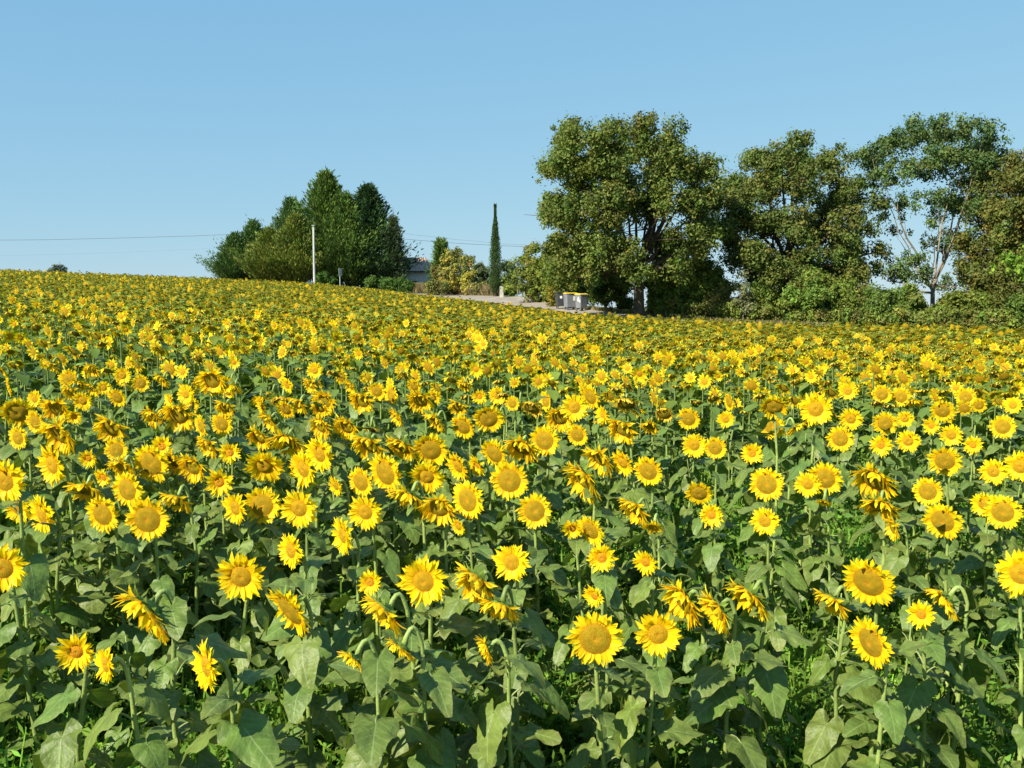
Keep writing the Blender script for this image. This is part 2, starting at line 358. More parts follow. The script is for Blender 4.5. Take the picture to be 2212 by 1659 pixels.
    for i in range(26 if lod == 0 else (9 if lod == 1 else 5)):
        a = i * 2.4 + r.normal() * .1; k = 1 if lod == 0 else 1.7; cr = np.array([cos(a), sin(a), 0]); tn = np.array([-sin(a), cos(a), 0]); e = r.uniform(-.5, .5)
        s0 = cr * rd * .9 + np.array([0, 0, -.09]); L_ = r.uniform(.28, .48); d_ = cr * cos(e) + np.array([0, 0, sin(e)]) ; w = .075 * k
        s1 = s0 + d_ * L_ * .5; s2 = s1 + (d_ + np.array([0, 0, r.uniform(-.7, .3)])) * L_ * .5
        br.add([s0 - tn * w, s0 + tn * w, s1 - tn * w * .8, s1 + tn * w * .8, s2 - tn * w * .1, s2 + tn * w * .1], [(0, 1, 3, 2), (2, 3, 5, 4)], g1 * r.uniform(.8, 1.4))
    return petals, disc, br

LEAVES = []
for i in range(18):
    V, Q, Cc, U = leaf_geo(100 + i)
    LEAVES.append(mkmesh('leaf', V, Q, Cc, [M_leaf], uv=U))
HEADS = {}
for k in KINDS:
    HEADS[k] = []
    for i in range(4):
        pe, di, br = head_geo(k, 40 + i * 7)
        HEADS[k].append((pe.mesh('petals', [M_petal]), di.mesh('disc', [M_disc]), br.mesh('flower_head', [M_bract])))
ROTC = {}
def frame(n_, spin=0.):
    """rotation taking +Z to n_"""
    n_ = Vector([float(c) for c in n_]).normalized(); q = n_.to_track_quat('Z', 'Y'); return q.to_matrix() @ Matrix.Rotation(spin, 3, 'Z')

FLOWERS = []   # records for the labels
def sunflower(base, hp, n_, R, kind, r, leaves=10, leaf_scale=1., label=None):
    """base: foot of the stem; hp: centre of the flower; n_: where the flower faces; R: outer radius"""
    base = np.asarray(base, float); root = empty('sunflower', base)
    rel = np.asarray(hp, float) - base if hp is not None else None
    stemc = np.array((.25, .33, .085)) * r.uniform(.8, 1.15)
    if hp is not None:
        n_ = np.asarray(n_, float); n_ = n_ / np.linalg.norm(n_)
        back = rel - n_ * R * .22
        H = back[2]; horiz = np.array([n_[0], n_[1], 0]); horiz /= np.linalg.norm(horiz) + 1e-6
        hook = .04 + .03 * max(0, -n_[2])
        ctrl = back - n_ * (.05 + .02 * max(0, -n_[2]))       # neck
        apex = ctrl - horiz * hook * .7 + np.array([0, 0, -.10 if n_[2] > -.5 else -.07])
        p = [np.zeros(3), apex * .33 + np.array([r.normal() * .015, r.normal() * .015, 0]), apex * .68 + np.array([r.normal() * .015, r.normal() * .015, 0]), apex]
        p[1][2] = apex[2] * .36; p[2][2] = apex[2] * .7
        low = np.array(p); curve = bez(apex, ctrl + np.array([0, 0, .05 + .06 * max(0, -n_[2])]), back, 7)
        pts = np.concatenate([low, curve[1:]]); rr_ = np.concatenate([[.0145, .0125, .011, .0095], np.linspace(.0105, .011, 5) , [.017]]) * (.75 + R * 2.1)
    else:
        H = rel_h = float(n_); lean = r.normal(size=2) * .06
        pts = np.array([(lean[0] * t * H, lean[1] * t * H, t * H) for t in (0, .3, .6, .85, 1)]); rr_ = np.array([.012, .011, .009, .006, .004])
    tv, tq = tube(pts, rr_, 8)
    obj('stem', mkmesh('stem', tv, tq, np.tile(stemc, (len(tv), 1)), [M_stem]), root)
    zs = pts[:, 2]; topz = (pts[3][2] if hp is not None else H)
    az = r.uniform(0, 6.28)
    for i in range(leaves):
        t = .20 + .80 * (i + r.uniform(-.2, .2)) / leaves; t = min(t, .99)
        z = t * topz; k = np.interp(z, zs[:5] if hp is None else zs[:4], np.arange(5 if hp is None else 4)); i0 = int(k); i1 = min(i0 + 1, (4 if hp is None else 3)); pt = pts[i0] * (1 - (k - i0)) + pts[i1] * (k - i0)
        az += 2.4 + r.normal() * .3
        s = np.interp(t, [.15, .5, .8, 1.], [.18, .235, .215, .15]) * r.uniform(.6, 1.12) * leaf_scale
        o = obj('leaf', LEAVES[r.randint(len(LEAVES))], root, pt); o.rotation_euler = (r.normal() * .12, r.normal() * .15 - (.35 if t > .9 else 0), az); o.scale = (s, s, s)
    if hp is not None:
        pe, di, br = HEADS[kind][r.randint(4)]
        h = obj('flower_head', br, root, rel); h.rotation_euler = frame(n_, r.uniform(0, 6) if kind == 'young' else r.normal() * .3).to_euler(); h.scale = (R, R, R)
        obj('disc', di, h); obj('petals', pe, h)
    FLOWERS.append((root, None if hp is None else np.asarray(hp, float), n_, R, kind, label))
    return root

def facing(a, p, x, y, world=False):
    """a: degrees turned to the picture's left of the camera, p: degrees nodding down"""
    a = rad(a) + (0 if world else math.atan2(x, y)); p = rad(p)
    return np.array([-sin(a) * cos(p), -cos(a) * cos(p), -sin(p)])

# heroes: column, row, diameter, turned left, nodding, kind, label
HERO = [
 (5,1228,118,15,5,'fresh','sunflower cut by the left edge, orange disc, low in the photo'),
 (520,1246,122,12,8,'fresh','wide face-on sunflower overlapping a nodding one on its lower right, left of centre'),
 (628,1190,84,48,0,'fresh','sunflower turned left, standing up and right of the wide overlapping one'),
 (740,1156,92,58,5,'fresh',None),(800,1258,62,10,-5,'young',None),
 (915,1256,122,12,5,'fresh','large face-on sunflower left of centre between two slumping crumpled ones'),
 (832,1322,118,62,45,'ragged','sunflower hanging its crumpled petals under a green back, centre left foreground'),
 (1030,1262,112,50,30,'ragged',None),(1082,1312,96,35,60,'ragged',None),
 (1105,1215,92,22,-5,'fresh',None),
 (1286,1380,132,0,0,'open','largest face-on sunflower with broad ochre disc, bottom centre'),
 (1421,1370,114,-4,0,'fresh','long-petalled sunflower directly right of the largest bottom-centre one'),
 (1300,1205,76,10,0,'young',None),(1395,1215,66,25,10,'young',None),
 (1475,1300,112,58,28,'ragged',None),(1548,1318,100,62,30,'ragged',None),(1620,1290,112,55,48,'ragged',None),
 (1798,1300,84,50,48,'ragged',None),(1876,1258,128,22,22,'open','sunflower with a tall oval disc and upswept top petals, right foreground'),
 (1880,1388,124,46,12,'open','narrow nodding sunflower just below the tall oval one, right foreground'),
 (1990,1328,70,8,0,'young',None),(2042,1296,92,75,45,'ragged',None),(2206,1240,116,-2,0,'fresh','bright sunflower cut by the right edge of the photo'),
 (165,1408,98,15,5,'young',None),(228,1436,88,60,0,'fresh',None),(318,1320,150,66,42,'ragged','long side-on sunflower slumped downwards, lower left'),
 (445,1440,118,62,0,'fresh','sunflower seen almost edge-on, lowest bloom left of centre'),(625,1320,140,52,30,'open','nodding sunflower tucked under the wide face-on one at left'),
 (765,1425,72,60,50,'ragged',None),(868,1400,76,60,58,'ragged',None),(1050,1402,66,78,20,'ragged',None),(1284,1288,60,40,10,'young',None),
 (90,1112,100,58,8,'fresh',None),(318,1122,108,15,4,'open',None),(275,1058,88,38,5,'open',None),(326,1002,98,32,15,'open',None),
 (112,1005,100,52,8,'fresh',None),(10,1040,110,35,5,'fresh',None),(185,1058,80,35,55,'ragged',None),(382,1080,72,40,55,'ragged',None),
 (566,1092,92,12,0,'open',None),(508,1098,80,45,8,'fresh',None),(474,1042,70,4,0,'young',None),(571,1008,92,8,32,'fresh',None),
 (655,1014,92,44,10,'fresh',None),(690,982,88,42,12,'fresh',None),(497,978,54,2,-3,'young',None),(350,965,56,15,0,'young',None),
 (832,1022,102,40,14,'open',None),(930,972,88,8,24,'open',None),(922,1030,84,6,24,'fresh',None),(1010,1080,96,44,2,'open',None),
 (1100,1038,96,14,4,'open',None),(1155,1104,84,2,-6,'open',None),(1176,952,76,20,6,'open',None),(1241,880,66,2,0,'fresh',None),
 (1055,905,72,4,24,'open',None),(1000,922,66,34,26,'open',None),(1260,1036,100,56,36,'ragged',None),(1400,1018,76,24,16,'open',None),
 (1372,1100,80,55,40,'ragged',None),(1412,1140,56,20,55,'fresh',None),(1275,1146,78,40,22,'open',None),(1236,1142,54,12,30,'young',None),
 (1510,1066,66,6,32,'open',None),(1537,1113,62,6,-4,'young',None),(1656,1046,82,12,2,'open',None),(1652,1126,68,16,0,'fresh',None),
 (1625,980,54,6,-3,'young',None),(1500,962,60,4,4,'fresh',None),(1545,968,56,8,8,'open',None),(1782,1034,82,8,14,'open',None),(1745,1046,62,12,8,'fresh',None),
 (1888,1038,98,32,42,'ragged',None),(1815,948,62,2,2,'open',None),(1668,921,62,2,2,'open',None),(1762,884,82,2,2,'fresh',None),(1672,880,68,2,40,'open',None),
 (1568,906,42,8,5,'fresh',None),(2004,1062,70,8,4,'open',None),(2036,1126,92,20,16,'open',None),(2041,996,76,4,18,'open',None),(2146,1019,62,2,0,'fresh',None),
 (2166,1106,84,4,2,'open',None),(2126,1090,62,14,12,'fresh',None),(2204,1008,76,8,6,'fresh',None),(1903,962,54,4,0,'young',None),(1962,953,54,4,5,'fresh',None),
 (2055,940,52,4,5,'fresh',None),(2102,962,46,2,0,'young',None),(2166,922,58,2,0,'open',None),(2012,920,42,6,0,'young',None),(1905,852,48,4,8,'open',None),
 (1946,857,48,4,5,'open',None),(1912,915,58,2,14,'open',None),(1838,905,54,6,12,'fresh',None),(1832,845,44,2,0,'fresh',None),(2086,858,48,4,4,'open',None),
 (2036,888,56,4,22,'open',None),(1487,905,58,12,18,'open',None),(1435,893,46,10,36,'spent',None),(1955,905,40,6,10,'fresh',None),
 (240,925,74,25,30,'ragged',None),(128,938,92,50,35,'ragged',None),(386,897,74,20,26,'ragged',None),(38,892,80,10,30,'open',None),(224,838,34,2,0,'fresh',None),
 (304,828,42,4,4,'open',None),(150,822,58,30,14,'open',None),(458,822,64,22,22,'ragged',None),(450,962,58,50,30,'ragged',None),(75,862,42,36,0,'fresh',None),
 (1900,1092,80,20,60,'ragged',None),(748,922,62,30,36,'ragged',None),(700,868,58,22,20,'ragged',None),(610,866,60,10,65,'spent',None),(782,866,60,30,30,'ragged',None),
 (908,865,60,16,40,'ragged',None),(1150,880,56,30,48,'spent',None),(1352,872,58,10,55,'spent',None),(330,900,56,50,40,'ragged',None),(160,900,40,10,20,'young',None),
 (560,945,60,40,40,'ragged',None),(1247,940,56,24,15,'open',None),(858,900,46,60,30,'ragged',None),(680,800,42,20,5,'fresh',None),(868,798,34,2,2,'fresh',None),
 (990,1138,46,40,20,'fresh',None),(1780,1085,40,20,70,'fresh',None),(1930,1140,50,60,10,'ragged',None),(725,1050,50,50,20,'fresh',None),
]
placed = []    # column, row, radius, distance
r = RS(77)     # further heads crowding the dense left and middle of the stand
for _ in range(900):
    if len(HERO) > 172: break
    py = r.uniform(850, 1120); px = r.uniform(10, 1380) if py < 1010 else r.uniform(10, 1000)
    s_ = float(np.interp(py, [850, 950, 1120], [52, 70, 92])) * r.uniform(.8, 1.15)
    if min(math.hypot(px - h[0], py - h[1]) / (s_ + h[2]) for h in HERO) < .30: continue
    k_ = str(r.choice(['fresh', 'open', 'ragged', 'young'], p=[.2, .25, .45, .1]))
    HERO.append((px, py, s_ * (.75 if k_ == 'young' else 1), r.uniform(15, 62), {'ragged': r.uniform(25, 60)}.get(k_, r.uniform(0, 25)), k_, None))
r = RS(7)
for (px, py, s, a, p, kind, lab) in HERO:
    best = None
    D0 = {'young': .23, 'fresh': .28, 'open': .30, 'ragged': .29, 'spent': .27}[kind]
    for d in np.linspace(3.6, 16, 160):
        q = P(px, py, d); H = q[2] - G(q[0], q[1]); D = s * d / F
        cost = abs(H - 1.40) * 1.6 + abs(D - D0) * 9
        if H < .75: break
        if best is None or cost < best[0]: best = (cost, d, q, H, D)
    _, d, q, H, D = best
    n_ = facing(a * .95 + (8 if px < 1000 else 0), p * .85, q[0], q[1])
    bx, by = q[0] + n_[0] * -.16 + r.normal() * .07, q[1] - n_[1] * .13 + abs(r.normal()) * .04
    sunflower((bx, by, float(G(bx, by))), q, n_, D / 2 * (1.15 if kind in ('ragged', 'spent') else 1.03), kind, r, r.randint(14, 19), 1.0 if d < 6 else .95, lab)
    placed.append((px, py, s / 2, d))

# leafy plants and further blooms filling the near rows
r = RS(21)
def gap(x, y):     # the weedy gap in the stand
    return ((x - 2.3) / 1.6) ** 2 + ((y - 8.2) / 1.3) ** 2 < 1 or ((x + .2) / .9) ** 2 + ((y - 7.4) / .7) ** 2 < 1
near_xy = [(f[0].location.x, f[0].location.y) for f in FLOWERS]
cand = [(x, y) for y in np.arange(3.7, 14, .5) for x in np.arange(-8, 8, .5)]
r.shuffle(cand)
cand = sorted([(x + r.normal() * .09, y + r.normal() * .09) for x, y in cand], key=lambda c: c[1])
LIMIT = 300; extra = []
for (x, y) in cand:
    if len(FLOWERS) >= LIMIT: extra.append((x, y)); continue
    if abs(x / y) > .60 + .5 / y:
        if y > 9: extra.append((x, y))
        continue
    if gap(x, y) and r.rand() < .85: continue
    if min((x - a) ** 2 + (y - b) ** 2 for a, b in near_xy) < .34 ** 2: continue
    if y < 7 and r.rand() < .25: continue
    if x / y > .08 and y < 9 and r.rand() < .5: continue
    g = float(G(x, y)); near_xy.append((x, y))
    ok = False
    if y > 5.5:
        H = r.uniform(1.15, 1.45); R = r.uniform(.10, .14); q = np.array([x, y - .1, g + H]); px, py = proj(q); s = F * R / y
        left = px < 1400
        ok = py < (1190 if left else 1020) and all((px - b[0]) ** 2 + (py - b[1]) ** 2 > ((.28 if left else .6) * (s + b[2])) ** 2 for b in placed)
        if py > 880 and r.rand() < (.08 if left else .5): ok = False
    if ok:
        kind = r.choice(['fresh', 'open', 'ragged', 'spent', 'young'], p=[.12, .2, .46, .16, .06])
        p = {'fresh': 8, 'open': 18, 'ragged': 45, 'spent': 60, 'young': 5}[kind] + r.normal() * 10
        sunflower((x, y, g), q, facing(25 + r.normal() * 22, p, x, y, True), R, kind, r, r.randint(8, 11))
        placed.append((px, py, s, y))
    else:
        sunflower((x, y, g), None, r.uniform(.62, .98) if y < 6.3 else r.uniform(.8, 1.15), 0, 'leafy', r, r.randint(7, 10), 1.05)

# ------------------------------------------------------------------ the rest of the field, one object
def rotz(a): 
    c, s = np.cos(a), np.sin(a); z = np.zeros_like(c); o = np.ones_like(c)
    return np.stack([np.stack([c, -s, z], -1), np.stack([s, c, z], -1), np.stack([z, z, o], -1)], -2)
class Big:
    def __init__(s): s.V, s.Q, s.C, s.M, s.n = [], [], [], [], 0
    def inst(s, geo, R3, S, Tr, m, cmul=None):
        V, Q, Cc = geo; N = len(S)
        if not N: return
        W = np.einsum('nij,kj->nki', R3, V) * S[:, None, None] + Tr[:, None, :]
        s.V.append(W.reshape(-1, 3).astype(np.float32))
        s.Q.append((Q[None] + (np.arange(N) * len(V))[:, None, None] + s.n).reshape(-1, 4)); s.n += N * len(V)
        cm = np.ones((N, 3)) if cmul is None else cmul
        s.C.append((Cc[None] * cm[:, None, :]).reshape(-1, 3)); s.M.append(np.full(N * len(Q), m))
    def build(s, name, mats, smooth=True):
        return obj(name, mkmesh(name, np.concatenate(s.V), np.concatenate(s.Q), np.concatenate(s.C), mats, np.concatenate(s.M), smooth=smooth))
def headframes(N_):
    """N_ unit normals -> matrices with +Z on the normal"""
    up = np.array([0, 0, 1.]); a = np.cross(up, N_); a /= np.linalg.norm(a, axis=1)[:, None] + 1e-9; b = np.cross(N_, a)
    return np.stack([a, b, N_], -1)
field = Big(); r = RS(5)
GEO = {}
for lod in (1, 2):
    for k in KINDS:
        for i in range(3):
            pe, di, br = head_geo(k, 300 + i, lod); GEO[lod, k, i] = [tuple(m.arr()[:3]) for m in (pe, di, br)]
LG = {1: [leaf_low(500 + i, 3) for i in range(6)], 2: [leaf_low(500 + i, 2) for i in range(6)]}
pts = []
last = max(f[0].location.y for f in FLOWERS)
for (x, y) in extra: pts.append((x, y))
for y in np.arange(3.7, 14, .5):          # the stand goes on to both sides of the view
    for x in np.arange(.60 * y + .75, .60 * y + 6.5, .47): pts += [(x, y), (-x, y)]
for y in np.arange(14, 112, .44):
    xs = np.arange(-.66 * y - 1 - 4 * (y < 50), .66 * y + 1 + 4 * (y < 50), .44 if y < 45 else .47); pts += list(zip(xs, np.full_like(xs, y)))
pts = np.array(pts); pts += r.normal(size=pts.shape) * .10
px_ = 1106 + F * pts[:, 0] / pts[:, 1]
keep = (pts[:, 1] < edge(px_) - .3)
nx = np.array(near_xy); nearm = pts[:, 1] < 14.5
d2 = np.full(len(pts), 9.); d2[nearm] = np.array([((nx - p) ** 2).sum(1).min() for p in pts[nearm]]) if nearm.any() else 9
keep &= d2 > .3 ** 2
pts = pts[keep]; N = len(pts); X, Y = pts[:, 0], pts[:, 1]; gz = G(X, Y)
H = 1.30 + r.normal(size=N) * .10 - .10 * (Y > 60)
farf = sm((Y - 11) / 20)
u = r.rand(N); kinds = np.empty(N, object)
pk = {'near': [.13, .22, .36, .24, .05], 'far': [.04, .09, .18, .68, .01]}; names = ['fresh', 'open', 'ragged', 'spent', 'young']
cum = np.cumsum(np.array(pk['near'])[None] * (1 - farf[:, None]) + np.array(pk['far'])[None] * farf[:, None], 1)
ki = (u[:, None] > cum).sum(1).clip(0, 4)
pit = np.array([6, 15, 42, 62, 4])[ki] + r.normal(size=N) * 12
azm = rad(25) + r.normal(size=N) * .42
pr = np.radians(pit); NRM = np.stack([-np.sin(azm) * np.cos(pr), -np.cos(azm) * np.cos(pr), -np.sin(pr)], 1)
Rd = np.clip(.125 + r.normal(size=N) * .017, .085, .17) * (1 + .18 * farf)
HP = np.stack([X, Y, gz + H + .07 * farf], 1)
FR = headframes(NRM); vi = r.randint(3, size=N)
for lod, sel in ((1, Y < 30), (2, Y >= 30)):
    for k in range(5):
        for v in range(3):
            m = sel & (ki == k) & (vi == v); g3 = GEO[lod, names[k], v]
            cm = np.repeat(r.uniform(.85, 1.12, (m.sum(), 1)), 3, 1)
            field.inst(g3[0], FR[m], Rd[m], HP[m], 0, cm); field.inst(g3[1], FR[m], Rd[m], HP[m], 1, cm); field.inst(g3[2], FR[m], Rd[m], HP[m], 2, cm)
    nl = 8 if lod == 1 else 5
    for i in range(nl):
        m = sel; n = m.sum(); t = (i + .5) / nl
        az = r.uniform(0, 6.28, n); hz = (H[m] - .08) * ((.35 + .62 * t) if lod == 1 else (.74 + .26 * t)) + (.05 * farf[m]) + r.normal(size=n) * .03
        S = np.interp(t, [0, .5, 1], [.25, .24, .17]) * r.uniform(.8, 1.2, n) * (1.0 if lod == 1 else 1.12)
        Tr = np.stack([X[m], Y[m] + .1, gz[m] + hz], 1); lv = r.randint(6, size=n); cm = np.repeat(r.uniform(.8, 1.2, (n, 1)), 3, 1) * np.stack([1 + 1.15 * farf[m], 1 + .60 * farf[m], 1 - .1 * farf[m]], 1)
        for q in range(6):
            mm = lv == q; field.inst(LG[lod][q], rotz(az[mm]), S[mm], Tr[mm], 3, cm[mm])
m = Y < 30      # stems
sv_, sq_ = tube([(0, 0, 0), (0, .0, .6), (0, .0, .93), (0, -.05, 1.0)], [.011, .010, .008, .007], 4, False)
field.inst((sv_, sq_, np.tile((.18, .25, .07), (len(sv_), 1))), np.tile(np.eye(3), (m.sum(), 1, 1)), H[m], np.stack([X[m], Y[m] + .08, gz[m]], 1), 4)
fo = field.build('sunflower_field', [M_petal, M_disc, M_bract, M_leaf2, M_stem])
tag(fo, 'dense stand of sunflowers stretching back to the crest, road and hedge', 'sunflower field', kind='stuff')

# ------------------------------------------------------------------ weeds under the sunflowers
def weed_geo(seed, n=70, h=.45, w=.22):
    r = RS(seed); mb = MB()
    for b in range(7):
        a = r.uniform(0, 6.28); tip = np.array([cos(a) * w * r.uniform(.3, 1), sin(a) * w * r.uniform(.3, 1), h * r.uniform(.5, 1)])
        st = np.array([cos(a), sin(a), 0]) * .02; g = np.array((.11, .21, .028)) * r.uniform(.7, 1.5)
        tn = np.array([-sin(a), cos(a), 0]) * .004
        mb.add([st - tn, st + tn, tip + tn, tip - tn], [(0, 1, 2, 3)], g * 1.2)
        for k in range(n // 7):
            t = r.uniform(.15, 1); c = st * (1 - t) + tip * t; d = r.normal(size=3); d[2] = abs(d[2]) * .5; d /= np.linalg.norm(d)
            s = np.cross(d, r.normal(size=3)); s /= np.linalg.norm(s); L_ = r.uniform(.03, .08) ; ww = L_ * r.uniform(.12, .24)
            mb.add([c, c + d * L_ * .5 + s * ww, c + d * L_, c + d * L_ * .5 - s * ww], [(0, 1, 2, 3)], g * r.uniform(.8, 1.25))
    return mb.arr()[:3]
weeds = Big(); r = RS(11)
WG = [weed_geo(i) for i in range(7)]
n = 15500; y = 3.0 + 15 * r.rand(n) ** .85; x = r.uniform(-1, 1, n) * (.62 * y + 3.2); 
gp = np.array([gap(a, b) for a, b in zip(x, y)])
S = r.uniform(.6, 1.25, n) * np.where(gp, 1.3, 1.1)
wv = r.randint(7, size=n); Tr = np.stack([x, y, G(x, y) - .01], 1); cm = r.uniform(.75, 1.25, (n, 1)) * np.stack([r.uniform(.85, 1.25, n), np.ones(n), np.ones(n)], 1)
az = r.uniform(0, 6.28, n)
for q in range(7):
    m = wv == q; weeds.inst(WG[q], rotz(az[m]), S[m], Tr[m], 0, cm[m])
tag(weeds.build('weeds', [M_weed], False), 'fine green weeds covering the ground between the near sunflower stems', 'weeds', kind='stuff')

# ------------------------------------------------------------------ trees
def leaf_cloud(blobs, nclump, nleaf, size, cols, r, cr=.45, flat=1.):
    """blobs: (x, y, z, radius); leaves gather in clumps spread through each blob, denser towards its outside"""
    blobs = np.asarray(blobs, float); k = 7      # every limb end carries a few rounded tufts
    d0 = r.normal(size=(len(blobs) * k, 3)); d0[:, 2] += .25; d0 /= np.linalg.norm(d0, axis=1)[:, None]; bb = np.repeat(blobs, k, 0)
    sub = np.c_[bb[:, :3] + d0 * bb[:, 3:] * r.uniform(.35, .75, (len(bb), 1)), bb[:, 3] * r.uniform(.42, .66, len(bb))]
    tone = r.uniform(.9, 1.1, (len(sub), 1)) * np.stack([r.uniform(.88, 1.15, len(sub)), np.ones(len(sub)), np.ones(len(sub))], 1)
    w = sub[:, 3] ** 2; w /= w.sum(); bi = r.choice(len(sub), nclump, p=w)
    d = r.normal(size=(nclump, 3)); d[:, 2] += .35; d /= np.linalg.norm(d, axis=1)[:, None]
    rad_ = sub[bi, 3] * r.uniform(.3, 1.1, nclump)
    cc = sub[bi, :3] + d * rad_[:, None] * np.array([1, 1, .8])
    cs = cr * .72 * r.uniform(.55, 1.3, nclump)
    colc = np.array(cols)[r.randint(len(cols), size=nclump)] * r.uniform(.8, 1.2, (nclump, 1)) * tone[bi]
    n = nclump * nleaf; ci = np.repeat(np.arange(nclump), nleaf)
    off = r.normal(size=(n, 3)) * cs[ci][:, None] * .55 * np.array([1, 1, flat])
    p = cc[ci] + off
    nrm = off / (np.linalg.norm(off, axis=1)[:, None] + 1e-6) + d[ci] * .6 + r.normal(size=(n, 3)) * .7 + np.array([0, 0, .35]); nrm /= np.linalg.norm(nrm, axis=1)[:, None]
    t = np.cross(nrm, r.normal(size=(n, 3))); t /= np.linalg.norm(t, axis=1)[:, None]; b = np.cross(nrm, t)
    s = size * r.uniform(.6, 1.35, (n, 1)); e = b * .55 + nrm * r.uniform(-.25, .25, (n, 1))
    V = np.stack([p - t * s, p + e * s * .9, p + t * s, p - e * s * .9], 1).reshape(-1, 3)
    Cc = np.repeat(colc[ci] * r.uniform(.85, 1.18, (n, 1)), 4, 0)
    return V, np.arange(n * 4).reshape(-1, 4), Cc
OAK = [(.125, .17, .032), (.115, .165, .03), (.145, .175, .035), (.10, .15, .028), (.155, .165, .038)]
def tree(name, label, cat, d, base, blobs, cols, seed, trunk_r=.3, nclump=900, nleaf=26, size=.13, depth=1.0, cr=.5, limbs=14, bark=(.08, .063, .045), group=None, fork=None, flat=1., trunk_px=None, toff=0):
    r = RS(seed); bp = P(base[0], base[1], d); bp[2] = float(G(bp[0], bp[1])) - .05
    u = d / F; B = []
    cx = np.mean([b[0] for b in blobs]); W = max(abs(b[0] - cx) + b[2] for b in blobs) * u
    for (px, py, rr_) in blobs:
        R = rr_ * u * 1.04; k = 3 if W > 2.5 else 2
        for j in range(k):
            lat = abs(px - cx) * u / W; dep = math.sqrt(max(0, 1 - lat ** 2)) * W * .8 * depth
            yy = (j / (k - 1) * 2 - 1) * dep * .7 + r.normal() * .25
            q = P(px, py, d); B.append((q[0] + r.normal() * R * .12, q[1] + yy, q[2] + r.normal() * R * .12, R * r.uniform(.8, 1.05)))
    root = empty(name, bp, label, cat, group)
    V, Q, Cc = leaf_cloud(B, nclump, nleaf, size, cols, r, cr, flat)
    obj('crown', mkmesh('crown', V - bp, Q, Cc, [M_tree], smooth=False), root)
    mb = MB(); tops = []
    f0 = np.array(P(fork[0], fork[1], d)) - bp if fork else np.array([0, 0, (np.mean([b[2] for b in B]) - bp[2]) * .55])
    tv, tq = tube(bez((0, 0, -.2), (f0[0] * .3, 0, f0[2] * .5), f0, 8), np.array([1.5, 1.12, 1, .95, .9, .86, .83, .8]) * trunk_r, 10); mb.add(tv, tq, bark)
    idx = r.choice(len(B), min(limbs, len(B)), replace=False)
    for i in idx:
        e = np.array(B[i][:3]) - bp; mid = f0 * .5 + e * .5 + np.array([0, 0, -.12 * np.linalg.norm(e - f0)]) + r.normal(size=3) * .3
        n_ = 9; c = bez(f0 * r.uniform(.75, 1), mid, e, n_); c[1:-1] += r.normal(size=(n_ - 2, 3)) * .07
        rr_ = trunk_r * r.uniform(.32, .6); tv, tq = tube(c, np.linspace(rr_, rr_ * .18, n_), 6); mb.add(tv, tq, np.array(bark) * r.uniform(.85, 1.15))
        for j in range(3):
            k = r.randint(3, n_ - 1); e2 = c[k] + r.normal(size=3) * np.array([1.2, 1.2, .8]) * B[i][3] * .8 + np.array([0, 0, .3]); tv, tq = tube(bez(c[k], (c[k] + e2) / 2 + r.normal(size=3) * .15, e2, 5), np.linspace(rr_ * .3, .012, 5), 4, False); mb.add(tv, tq, bark)
    obj('trunk', mb.mesh('trunk', [M_bark]), root)
    return root

G1 = 'large oaks standing in the hedge'
tree('oak_tree', 'broad spreading oak, the biggest tree, with dark trunk beside the road', 'tree', 62, (1380, 680),
 [(1240,314,46),(1300,326,50),(1375,306,44),(1432,316,44),(1200,372,42),(1270,385,55),(1350,380,58),(1440,375,52),(1505,375,38),(1182,460,34),(1240,470,48),(1320,465,52),(1415,455,50),(1495,450,46),(1528,505,30),(1215,535,38),(1270,545,45),(1330,555,42),(1450,530,44),(1230,590,38),(1440,585,34),(1505,540,34),(1285,580,36),(1200,585,26),(1360,600,30)],
 OAK, 1, .36, 4200, 30, .108, fork=(1380, 560), limbs=34, group=G1, cr=.5)
tree('oak_tree', 'second large oak with drooping lower right branches, between the biggest oak and the bare-limbed tree', 'tree', 65, (1700, 692),
 [(1655,345,38),(1700,335,34),(1630,395,42),(1705,405,55),(1775,360,40),(1812,420,44),(1855,438,24),(1570,430,40),(1552,490,36),(1615,480,48),(1695,490,50),(1775,490,54),(1832,520,38),(1868,548,22),(1635,560,42),(1710,575,50),(1790,580,46),(1845,590,28),(1690,625,34),(1660,600,42),(1755,622,42),(1600,545,38),(1820,618,30)],
 [(c[0]*.9, c[1]*.92, c[2]) for c in OAK], 2, .34, 3600, 30, .108, fork=(1705, 580), limbs=30, group=G1, cr=.5)
ASH = [(.085, .15, .045), (.10, .16, .04), (.07, .125, .035), (.115, .165, .05)]
tree('ash_tree', 'open airy tree with pale forked trunk and sky showing through its crown', 'tree', 62, (2015, 668),
 [(1868,335,22),(1895,345,20),(1925,392,16),(1945,300,28),(1990,300,28),(2030,290,30),(2075,300,34),(2118,325,32),(2145,350,26),(1880,390,20),(1960,350,26),(2010,355,28),(2060,365,38),(2115,385,32),(1940,462,16),(1990,430,20),(2060,450,34),(2105,450,30),(1968,492,15),(2055,520,26),(2085,520,30),(2105,570,22),(2080,610,22),(1950,560,20),(1930,590,18),(1968,600,22)],
 ASH, 3, .16, 1600, 26, .10, fork=(2015, 610), limbs=11, bark=(.25, .21, .165), cr=.45)
tree('oak_tree', 'olive and rust leaved tree filling the right edge, behind a bright green branch', 'tree', 57, (2190, 700),
 [(2195,350,30),(2165,405,38),(2215,400,45),(2150,460,40),(2205,470,50),(2265,440,50),(2135,520,34),(2190,540,50),(2255,530,50),(2130,580,32),(2180,610,46),(2240,610,50),(2300,500,60),(2150,640,40)],
 [(.13,.145,.03),(.11,.135,.027),(.155,.14,.032),(.09,.12,.025)], 4, .26, 2900, 28, .105, limbs=20)
